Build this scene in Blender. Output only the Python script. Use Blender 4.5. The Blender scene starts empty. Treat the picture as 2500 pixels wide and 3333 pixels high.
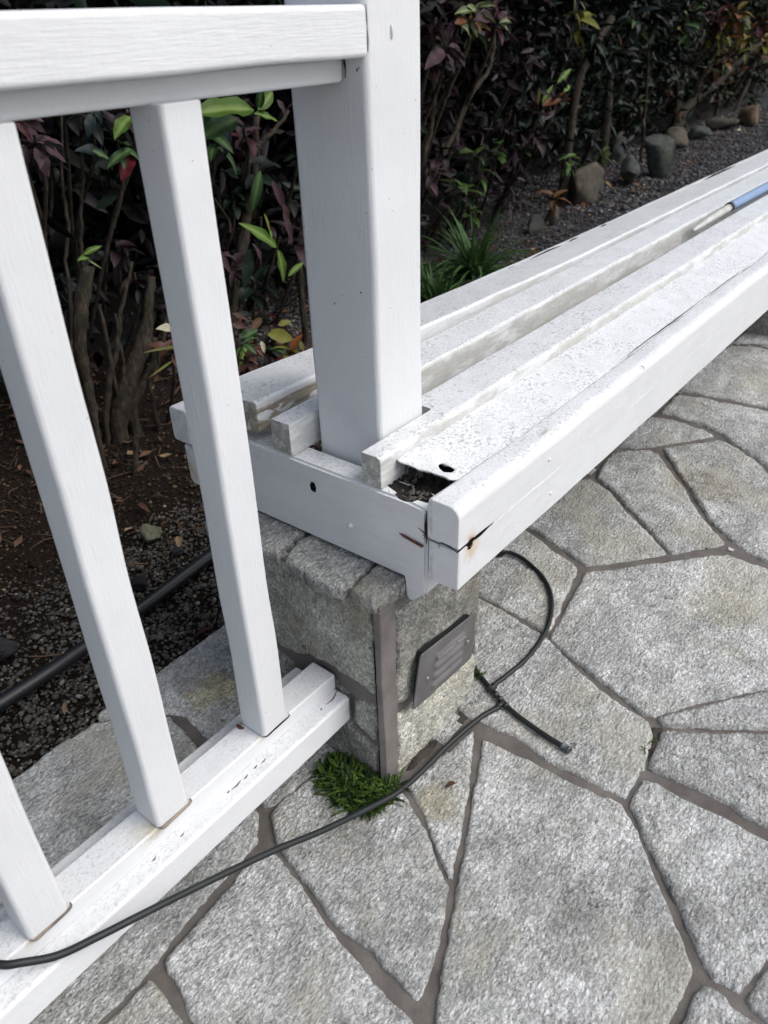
import bpy, bmesh, math, random
import numpy as np
from mathutils import Vector, Matrix

random.seed(7); rng = np.random.default_rng(7)
SC = bpy.context.scene
COL = SC.collection

# ---------------------------------------------------------------- camera, sky, sun, exposure
cam_d = bpy.data.cameras.new('camera'); cam = bpy.data.objects.new('camera', cam_d); COL.objects.link(cam)
CR = [[0.617807,-0.785753,-0.030093],[-0.439,-0.312913,-0.842238],[0.652375,0.533552,-0.538266]]
M = Matrix(((CR[0][0],-CR[1][0],-CR[2][0],0),(CR[0][1],-CR[1][1],-CR[2][1],0),(CR[0][2],-CR[1][2],-CR[2][2],1.0),(0,0,0,1)))
cam.matrix_world = M
cam_d.sensor_fit = 'VERTICAL'; cam_d.sensor_height = 36.0; cam_d.lens = 36.0*2542.06/3333.0
cam_d.clip_start = 0.02; cam_d.clip_end = 500
cam_d.dof.use_dof = True; cam_d.dof.focus_distance = 1.15; cam_d.dof.aperture_fstop = 7.5
SC.camera = cam
SUN_EL, SUN_AZ = 56.0, 0.0
sun_dir = Vector((0.32,-0.72,0.92)).normalized()
world = bpy.data.worlds.new('World'); SC.world = world; world.use_nodes = True
nt = world.node_tree; nt.nodes.clear()
sky = nt.nodes.new('ShaderNodeTexSky'); sky.sky_type = 'NISHITA'; sky.sun_disc = False
sky.sun_elevation = math.asin(sun_dir.z); sky.sun_rotation = math.atan2(sun_dir.x, sun_dir.y)
sky.air_density = 1.0; sky.dust_density = 3.0; sky.ozone_density = 1.0
hs = nt.nodes.new('ShaderNodeHueSaturation'); hs.inputs['Saturation'].default_value = 0.55
bg = nt.nodes.new('ShaderNodeBackground'); bg.inputs['Strength'].default_value = 0.15
wo = nt.nodes.new('ShaderNodeOutputWorld')
nt.links.new(sky.outputs[0], hs.inputs['Color']); nt.links.new(hs.outputs[0], bg.inputs[0]); nt.links.new(bg.outputs[0], wo.inputs[0])
sd = bpy.data.lights.new('sun', 'SUN'); sd.energy = 1.5; sd.angle = math.radians(45); sd.color = (1.0, 0.975, 0.945)
so = bpy.data.objects.new('sun', sd); COL.objects.link(so); so.rotation_euler = sun_dir.to_track_quat('Z', 'Y').to_euler()
SC.view_settings.view_transform = 'Standard'; SC.view_settings.look = 'None'
SC.view_settings.exposure = 0.29; SC.view_settings.gamma = 1.0; SC.view_settings.use_curve_mapping = False

STEMS=[
  ('b0',[(1.046,1.750,0.509,0.0185),(1.016,1.750,0.446,0.0186),(0.990,1.750,0.376,0.0173),(0.975,1.750,0.310,0.0153),(0.968,1.750,0.222,0.0133),(0.966,1.750,0.145,0.0111),(0.959,1.750,0.059,0.0098)]),
  ('b0',[(1.228,1.900,0.860,0.0037),(1.184,1.900,0.701,0.0046),(1.168,1.900,0.646,0.0046),(1.145,1.900,0.576,0.0051),(1.129,1.900,0.519,0.0055),(1.124,1.900,0.457,0.0048),(1.108,1.900,0.364,0.0057)]),
  ('b0',[(1.172,1.900,0.865,0.0029),(1.122,1.900,0.675,0.0038),(1.115,1.900,0.626,0.0046),(1.106,1.900,0.569,0.0050),(1.079,1.900,0.491,0.0047),(1.061,1.900,0.377,0.0056),(0.996,1.900,0.112,0.0067)]),
  ('b1',[(1.114,1.850,0.371,0.0048),(1.113,1.850,0.296,0.0058),(1.109,1.850,0.232,0.0067)]),
  ('b1',[(1.238,1.850,0.462,0.0041),(1.185,1.850,0.368,0.0058),(1.137,1.850,0.254,0.0075),(1.099,1.850,0.186,0.0093),(1.075,1.850,0.122,0.0093),(1.045,1.850,0.035,0.0077)]),
  ('b1',[(1.157,1.850,0.342,0.0041),(1.148,1.850,0.285,0.0050),(1.145,1.850,0.207,0.0051),(1.140,1.850,0.154,0.0060)]),
  ('b1',[(1.287,1.850,0.410,0.0110),(1.246,1.850,0.291,0.0172),(1.226,1.850,0.244,0.0259),(1.183,1.850,0.194,0.0250),(1.142,1.850,0.135,0.0294),(1.113,1.850,0.080,0.0330),(1.085,1.850,0.033,0.0261)]),
  ('b1',[(1.249,1.830,0.250,0.0112),(1.231,1.830,0.183,0.0140),(1.199,1.830,0.147,0.0148),(1.161,1.830,0.114,0.0174),(1.129,1.830,0.079,0.0174)]),
  ('b1',[(1.320,1.800,0.409,0.0042),(1.263,1.800,0.270,0.0056),(1.234,1.800,0.216,0.0056),(1.208,1.800,0.170,0.0060),(1.183,1.800,0.132,0.0061)]),
  ('b1',[(1.016,1.650,0.096,0.0064),(1.004,1.650,0.061,0.0072),(0.985,1.650,0.005,0.0081)]),
  ('b2',[(1.792,1.900,0.752,0.0091),(1.762,1.900,0.604,0.0122),(1.732,1.900,0.538,0.0141),(1.701,1.900,0.472,0.0170),(1.667,1.900,0.387,0.0182),(1.629,1.900,0.320,0.0192),(1.564,1.900,0.140,0.0216),(1.502,1.900,-0.051,0.0232)]),
  ('b2',[(1.930,1.900,0.755,0.0047),(1.870,1.900,0.711,0.0066),(1.799,1.900,0.676,0.0084),(1.750,1.900,0.648,0.0101),(1.706,1.900,0.577,0.0102)]),
  ('b2',[(1.550,1.850,0.565,0.0035),(1.591,1.850,0.498,0.0045),(1.590,1.850,0.463,0.0055)]),
  ('b2',[(2.004,1.950,0.429,0.0084),(1.970,1.950,0.283,0.0107),(1.966,1.950,0.121,0.0110)]),
  ('b3',[(2.830,1.950,0.937,0.0069),(2.812,1.950,0.823,0.0082),(2.792,1.950,0.758,0.0082),(2.776,1.950,0.686,0.0089),(2.752,1.950,0.602,0.0096),(2.715,1.950,0.530,0.0108),(2.689,1.950,0.375,0.0123)]),
  ('b3',[(3.283,2.000,0.945,0.0076),(3.278,2.000,0.869,0.0090),(3.269,2.000,0.825,0.0091),(3.237,2.000,0.770,0.0091),(3.144,2.000,0.720,0.0103),(3.065,2.000,0.658,0.0102),(3.022,2.000,0.594,0.0103),(2.955,2.000,0.531,0.0115),(2.900,2.000,0.480,0.0127),(2.823,2.000,0.348,0.0141)]),
  ('b4',[(4.968,2.250,0.934,0.0229),(4.766,2.250,0.791,0.0244),(4.627,2.250,0.648,0.0260),(4.579,2.250,0.435,0.0265),(4.556,2.250,0.175,0.0272)]),
  ('b4',[(5.144,2.300,0.710,0.0186),(5.158,2.300,0.544,0.0247),(5.163,2.300,0.386,0.0291),(5.163,2.300,0.145,0.0318),(5.163,2.300,0.009,0.0343)]),
  ('b5',[(6.170,2.500,0.912,0.0085),(6.191,2.500,0.746,0.0098),(6.234,2.500,0.548,0.0111),(6.277,2.500,0.328,0.0114),(6.323,2.500,0.098,0.0129)]),
  ('b6',[(7.488,2.800,0.931,0.0126),(7.620,2.800,0.633,0.0170),(7.678,2.800,0.447,0.0187),(7.750,2.800,0.180,0.0220),(7.734,2.800,0.037,0.0250)]),
  ('b6',[(8.067,2.800,0.898,0.0161),(7.991,2.800,0.682,0.0203),(7.814,2.800,0.438,0.0244),(7.783,2.800,0.221,0.0275),(7.771,2.800,0.021,0.0335)]),
  ('b6',[(8.626,2.800,0.766,0.0171),(8.460,2.800,0.503,0.0229),(8.276,2.800,0.363,0.0256),(8.076,2.800,0.243,0.0254),(7.899,2.800,0.020,0.0310)]),
  ('b6',[(10.593,2.750,0.732,0.0302),(9.971,2.750,0.622,0.0322),(9.380,2.750,0.558,0.0339),(8.948,2.750,0.439,0.0359),(8.536,2.750,0.335,0.0378),(8.203,2.750,0.279,0.0397),(7.804,2.750,0.177,0.0413),(7.648,2.750,0.037,0.0412)]),
  ('b7',[(9.491,2.900,0.607,0.0156),(9.336,2.900,0.294,0.0189),(9.220,2.900,0.144,0.0205),(9.183,2.900,-0.080,0.0224)]),
  ('b7',[(10.211,2.900,0.605,0.0166),(10.144,2.900,0.281,0.0202),(9.981,2.900,0.133,0.0201),(9.791,2.900,-0.083,0.0218)]),
]
ROSETTES=[
  ('b0',(0.992,1.750,0.791),0.070,12,'purplegrey',0.5),
  ('b0',(1.003,1.800,0.827),0.060,9,'plum',0.2),
  ('b0',(1.068,1.900,0.934),0.076,10,'plum',0.2),
  ('b0',(1.232,2.000,0.837),0.069,9,'dark',0.2),
  ('b0',(1.157,2.000,0.712),0.062,8,'dark',0.4),
  ('b1',(1.208,1.850,0.811),0.070,10,'slate',0.5),
  ('b1',(1.232,1.800,0.750),0.067,8,'green',0.3),
  ('b1',(1.310,1.850,0.808),0.069,9,'plum',0.3),
  ('b1',(1.272,1.900,0.406),0.072,14,'darkplum',0.5),
  ('b1',(1.234,1.900,0.497),0.070,12,'darkplum',0.5),
  ('b1',(1.351,1.950,0.307),0.072,12,'darkplum',0.5),
  ('b1',(1.112,2.000,0.429),0.062,9,'slate',0.5),
  ('b2',(1.542,1.800,0.751),0.099,6,'green',0.4),
  ('b2',(1.695,1.850,0.716),0.080,10,'plum',0.5),
  ('b2',(1.760,1.900,0.595),0.094,12,'dark',0.5),
  ('b2',(1.841,1.750,0.777),0.080,7,'purplegrey',0.5),
  ('b2',(1.829,1.800,0.421),0.097,8,'purplegrey',-0.2),
  ('b2',(1.586,1.850,0.374),0.084,9,'purplegrey',0.4),
  ('b2',(1.707,1.900,0.271),0.089,10,'darkgreen',0.4),
  ('b2',(1.680,1.800,0.196),0.093,10,'darkplum',0.4),
  ('b2',(1.536,1.700,0.169),0.074,9,'greenred',0.4),
  ('b2',(1.589,1.650,0.153),0.079,10,'yellow',0.4),
  ('b2',(1.371,1.600,0.197),0.060,9,'pink',0.4),
  ('b2',(1.559,1.600,0.115),0.069,9,'red',0.3),
  ('b2',(1.358,1.600,0.254),0.063,7,'green',0.4),
  ('b2',(1.207,1.700,0.263),0.058,9,'pink',0.4),
  ('b2',(1.664,1.900,0.550),0.074,9,'darkgreen',0.4),
  ('b2',(1.946,1.950,0.498),0.081,9,'dark',0.4),
  ('b2',(1.811,1.950,0.446),0.089,9,'darkplum',0.4),
  ('b3',(2.706,1.850,0.893),0.094,16,'purplegrey',0.5),
  ('b3',(2.575,1.800,0.970),0.084,12,'plum',0.2),
  ('b3',(3.046,1.850,0.979),0.100,10,'redplum',0.1),
  ('b3',(2.815,1.800,1.001),0.088,8,'limegrey',0.2),
  ('b3',(2.874,1.850,0.959),0.091,7,'orange',0.3),
  ('b3',(2.662,1.900,0.847),0.078,9,'plum',0.4),
  ('b3',(3.179,2.100,1.014),0.100,10,'plum',0.2),
  ('b3',(2.682,1.900,0.471),0.096,10,'purplegrey',0.5),
  ('b3',(2.765,1.900,0.549),0.072,8,'darkplum',0.4),
  ('b3',(3.522,2.200,0.328),0.106,10,'glimpse',0.3),
  ('b3',(3.361,2.200,0.269),0.118,10,'glimpse',0.3),
  ('b3',(3.540,2.250,0.406),0.090,8,'glimpse',0.3),
  ('b4',(4.075,2.100,0.606),0.094,4,'orange',0),
  ('b3',(3.231,2.150,0.334),0.085,9,'glimpse',0.3),
  ('b3',(3.448,2.200,0.169),0.091,9,'glimpse',0.3),
  ('b3',(3.689,2.200,0.390),0.077,8,'glimpse',0.3),
  ('b4',(5.046,2.250,0.213),0.097,9,'glimpse',0.3),
  ('b4',(4.024,2.250,0.374),0.082,8,'glimpse',0.3),
  ('b4',(4.272,2.100,0.947),0.147,6,'yellowgreen',0.5),
  ('b4',(4.676,2.200,0.882),0.135,10,'dark',0.5),
  ('b4',(4.276,2.100,0.290),0.093,12,'glimpse',0.4),
  ('b4',(3.906,2.100,0.454),0.109,10,'darkplum',0.4),
  ('b4',(4.271,2.200,0.758),0.113,12,'darkgreen',0.4),
  ('b4',(4.010,2.200,0.955),0.120,12,'dark',0.3),
  ('b4',(3.933,2.000,0.164),0.096,6,'orangebrown',0.4),
  ('b4',(4.057,2.300,0.797),0.125,12,'dark',0.4),
  ('b4',(3.933,2.300,0.527),0.111,10,'dark',0.4),
  ('b4',(4.775,2.200,0.351),0.109,12,'darkplum',0.4),
  ('b5',(5.125,2.300,0.775),0.148,14,'dark',0.4),
  ('b5',(5.388,2.300,0.925),0.151,12,'green',0.4),
  ('b5',(5.630,2.400,0.613),0.122,12,'darkplum',0.6),
  ('b5',(6.143,2.500,0.404),0.111,10,'greenred',0.4),
  ('b5',(6.062,2.400,0.965),0.145,12,'dark',0.4),
  ('b5',(6.835,2.500,0.858),0.139,10,'green',0.4),
  ('b6',(7.270,2.600,0.930),0.146,14,'green',0.4),
  ('b6',(7.863,2.600,0.898),0.155,12,'redplum',0.4),
  ('b6',(8.015,2.500,0.914),0.156,14,'yellow',0.4),
  ('b6',(8.333,2.600,0.655),0.138,26,'yellow',0.4),
  ('b6',(8.714,2.600,0.736),0.142,20,'orange',0.4),
  ('b6',(8.153,2.600,0.545),0.123,18,'orange',0.4),
  ('b6',(7.864,2.600,0.765),0.131,16,'yellowgreen',0.4),
  ('b7',(9.099,2.600,0.848),0.160,18,'orange',0.4),
  ('b7',(9.339,2.600,0.664),0.151,16,'yellow',0.4),
  ('b7',(10.390,2.900,0.061),0.174,12,'darkgreen',0.4),
  ('b7',(10.392,2.900,0.363),0.153,10,'darkgreen',0.4),
]
ROCKS=[
  ((4.663,2.184,0),0.243,0.246,'brown'),
  ((5.405,2.192,0),0.175,0.193,'grey'),
  ((5.760,2.143,0),0.235,0.330,'grey'),
  ((6.183,2.627,0),0.141,0.207,'grey'),
  ((7.109,2.551,0),0.283,0.141,'brown'),
  ((8.307,2.556,0),0.317,0.127,'brown'),
  ((8.741,2.423,0),0.237,0.245,'tan'),
  ((4.070,2.066,0),0.054,0.112,'brown'),
  ((3.866,2.061,0),0.115,0.108,'grey'),
  ((0.820,1.364,0),0.057,0.047,'mossy'),
  ((0.408,1.273,0),0.047,0.045,'dark'),
  ((0.694,1.242,0),0.033,0.043,'dark'),
  ((2.754,1.792,0),0.078,0.071,'dark'),
  ((2.825,1.761,0),0.078,0.072,'dark'),
  ((7.539,2.499,0),0.160,0.118,'grey'),
  ((5.011,2.249,0),0.118,0.108,'grey'),
  ((0.818,1.273,0),0.028,0.023,'dark'),
]
FALLEN=[
  ((8.156,2.354),0.168,'cream'),
  ((4.581,2.094),0.091,'orange'),
  ((4.803,2.380),0.117,'orangebrown'),
  ((3.510,1.886),0.091,'orangebrown'),
  ((3.269,1.873),0.079,'yellowgreen'),
  ((3.379,1.797),0.051,'tan'),
  ((5.248,2.252),0.081,'tan'),
  ((5.320,2.350),0.104,'tan'),
  ((5.332,2.097),0.081,'tan'),
  ((0.853,1.307),0.049,'tan'),
  ((0.880,1.380),0.033,'orangebrown'),
  ((0.794,1.433),0.029,'tan'),
  ((3.717,1.922),0.063,'yellowgreen'),
  ((8.291,2.594),0.087,'cream'),
  ((8.344,2.470),0.086,'orange'),
  ((3.171,1.832),0.056,'tan'),
  ((0.400,1.060),0.027,'tan'),
  ((0.683,1.001),0.036,'darkred'),
  ((0.889,1.508),0.045,'brown'),
  ((4.367,2.096),0.071,'brown'),
  ((4.941,1.971),0.057,'yellowgreen'),
  ((3.164,1.748),0.056,'tan'),
]
STONES={
  'A':[(1.275,0.501),(1.411,0.373),(1.505,0.287),(1.503,0.239),(1.504,0.202),(1.494,0.072),(1.288,-0.004),(1.156,0.104),(1.068,0.176),(0.981,0.234),(0.975,0.248),(0.993,0.305),(1.014,0.381),(1.048,0.465),(1.159,0.481)],
  'B':[(1.335,0.686),(1.303,0.593),(1.277,0.523),(1.073,0.476),(1.059,0.487),(1.072,0.557),(1.084,0.642),(1.109,0.752),(1.305,0.784),(1.375,0.760)],
  'C':[(1.067,0.631),(1.060,0.558),(1.047,0.487),(1.036,0.458),(0.997,0.381),(0.970,0.301),(0.960,0.236),(0.934,0.221),(0.866,0.206),(0.858,0.211),(0.798,0.206),(0.797,0.213),(0.795,0.266),(0.792,0.327),(0.807,0.402),(0.797,0.449),(0.794,0.482),(0.801,0.508),(0.815,0.549),(1.087,0.745)],
  'D':[(0.621,0.480),(0.691,0.470),(0.765,0.460),(0.770,0.457),(0.716,0.424),(0.606,0.371),(0.538,0.343),(0.536,0.348),(0.560,0.383),(0.594,0.430)],
  'E':[(0.765,0.434),(0.773,0.357),(0.771,0.333),(0.773,0.287),(0.782,0.207),(0.776,0.197),(0.752,0.169),(0.717,0.138),(0.677,0.100),(0.640,0.064),(0.610,0.038),(0.589,0.039),(0.534,0.040),(0.486,0.042),(0.438,0.061),(0.310,0.218),(0.372,0.253),(0.389,0.262),(0.441,0.287),(0.497,0.313),(0.534,0.328),(0.594,0.354),(0.643,0.378),(0.714,0.411)],
  'F':[(0.456,0.609),(0.490,0.613),(0.532,0.608),(0.600,0.591),(0.603,0.528),(0.602,0.482),(0.600,0.466),(0.571,0.414),(0.540,0.371),(0.519,0.341),(0.501,0.330),(0.446,0.305),(0.398,0.289),(0.379,0.288),(0.380,0.296),(0.387,0.343),(0.394,0.385),(0.391,0.422),(0.403,0.466),(0.414,0.510),(0.428,0.569)],
  'G':[(0.400,0.575),(0.417,0.568),(0.401,0.503),(0.381,0.438),(0.368,0.364),(0.362,0.323),(0.357,0.276),(0.315,0.251),(0.269,0.271),(0.169,0.410),(0.198,0.479),(0.210,0.514),(0.220,0.549),(0.224,0.565),(0.288,0.571),(0.340,0.575),(0.370,0.580)],
  'H':[(0.197,0.562),(0.197,0.529),(0.192,0.501),(0.185,0.476),(0.157,0.427),(0.082,0.515),(0.091,0.558),(0.131,0.564),(0.163,0.564)],
  'I':[(0.409,0.595),(0.375,0.592),(0.295,0.590),(0.198,0.575),(0.163,0.573),(0.123,0.574),(0.066,0.575),(0.013,0.586),(-0.007,0.685),(0.011,0.801),(0.087,0.796),(0.177,0.725),(0.282,0.720),(0.385,0.753),(0.466,0.761),(0.457,0.694),(0.446,0.628)],
  'J':[(0.205,0.984),(0.283,0.986),(0.345,0.988),(0.401,0.984),(0.450,0.931),(0.488,0.890),(0.485,0.851),(0.478,0.816),(0.472,0.794),(0.458,0.782),(0.387,0.769),(0.283,0.735),(0.177,0.739),(0.086,0.810),(0.035,0.899)],
  'K':[(0.546,0.993),(0.622,0.992),(0.701,0.992),(0.807,0.992),(0.939,0.987),(0.918,0.839),(0.677,0.617),(0.614,0.603),(0.515,0.618),(0.471,0.621),(0.463,0.632),(0.466,0.683),(0.482,0.760),(0.494,0.793),(0.505,0.837),(0.511,0.866),(0.497,0.891),(0.465,0.925),(0.416,0.979),(0.417,0.990),(0.482,0.992)],
  'L':[(0.977,0.228),(1.064,0.167),(1.147,0.101),(1.269,0.002),(1.139,-0.038),(1.063,0.077),(0.968,0.211)],
  'M':[(0.953,0.209),(1.050,0.074),(1.126,-0.041),(0.909,-0.111),(0.874,0.024),(0.871,0.055),(0.879,0.077),(0.876,0.145),(0.869,0.199),(0.890,0.202)],
  'N':[(0.847,0.198),(0.852,0.154),(0.848,0.087),(0.847,0.035),(0.850,0.017),(0.882,-0.120),(0.791,-0.098),(0.683,-0.030),(0.623,-0.016),(0.616,0.015),(0.626,0.027),(0.672,0.073),(0.718,0.119),(0.761,0.165),(0.788,0.193),(0.819,0.197)],
  'O':[(0.668,-0.035),(0.618,-0.024),(0.610,-0.036),(0.609,-0.051),(0.612,-0.097),(0.710,-0.144),(0.780,-0.103)],
  'Q':[(0.603,0.021),(0.585,0.025),(0.569,0.022),(0.545,0.025),(0.494,0.031),(0.444,0.043),(0.561,-0.128),(0.598,-0.094),(0.597,-0.045),(0.600,-0.012),(0.607,0.010)],
  'R':[(1.358,0.684),(1.338,0.619),(1.310,0.546),(1.300,0.515),(1.344,0.470),(1.434,0.391),(1.520,0.501),(1.600,0.593),(1.635,0.665),(1.611,0.705),(1.517,0.723),(1.386,0.717)],
  'S':[(1.647,0.651),(1.708,0.665),(1.789,0.679),(1.831,0.646),(1.861,0.603),(1.852,0.575),(1.720,0.462),(1.595,0.361),(1.546,0.304),(1.443,0.384),(1.531,0.495),(1.611,0.590)],
  'T':[(1.889,0.581),(1.949,0.533),(2.021,0.476),(1.995,0.415),(1.945,0.350),(1.847,0.257),(1.720,0.078),(1.545,0.043),(1.530,0.210),(1.546,0.261),(1.564,0.295),(1.622,0.363),(1.758,0.472),(1.863,0.558)],
  'U':[(1.837,0.687),(1.921,0.694),(2.058,0.680),(2.070,0.628),(2.054,0.528),(2.038,0.496),(1.899,0.601),(1.852,0.646)],
  'V':[(2.097,0.667),(2.244,0.676),(2.265,0.552),(2.274,0.421),(2.291,0.193),(1.799,0.094),(1.874,0.264),(1.964,0.348),(2.062,0.481),(2.087,0.540),(2.106,0.635)],
  'W':[(2.287,0.683),(2.300,0.564),(2.310,0.431),(2.331,0.201),(2.702,0.275),(2.760,0.558),(2.774,0.583),(2.738,0.679),(2.540,0.698)],
  'X':[(2.783,0.682),(2.819,0.595),(2.803,0.453),(2.782,0.291),(3.148,0.365),(3.224,0.623),(3.081,0.649),(2.945,0.674)],
}
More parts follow.
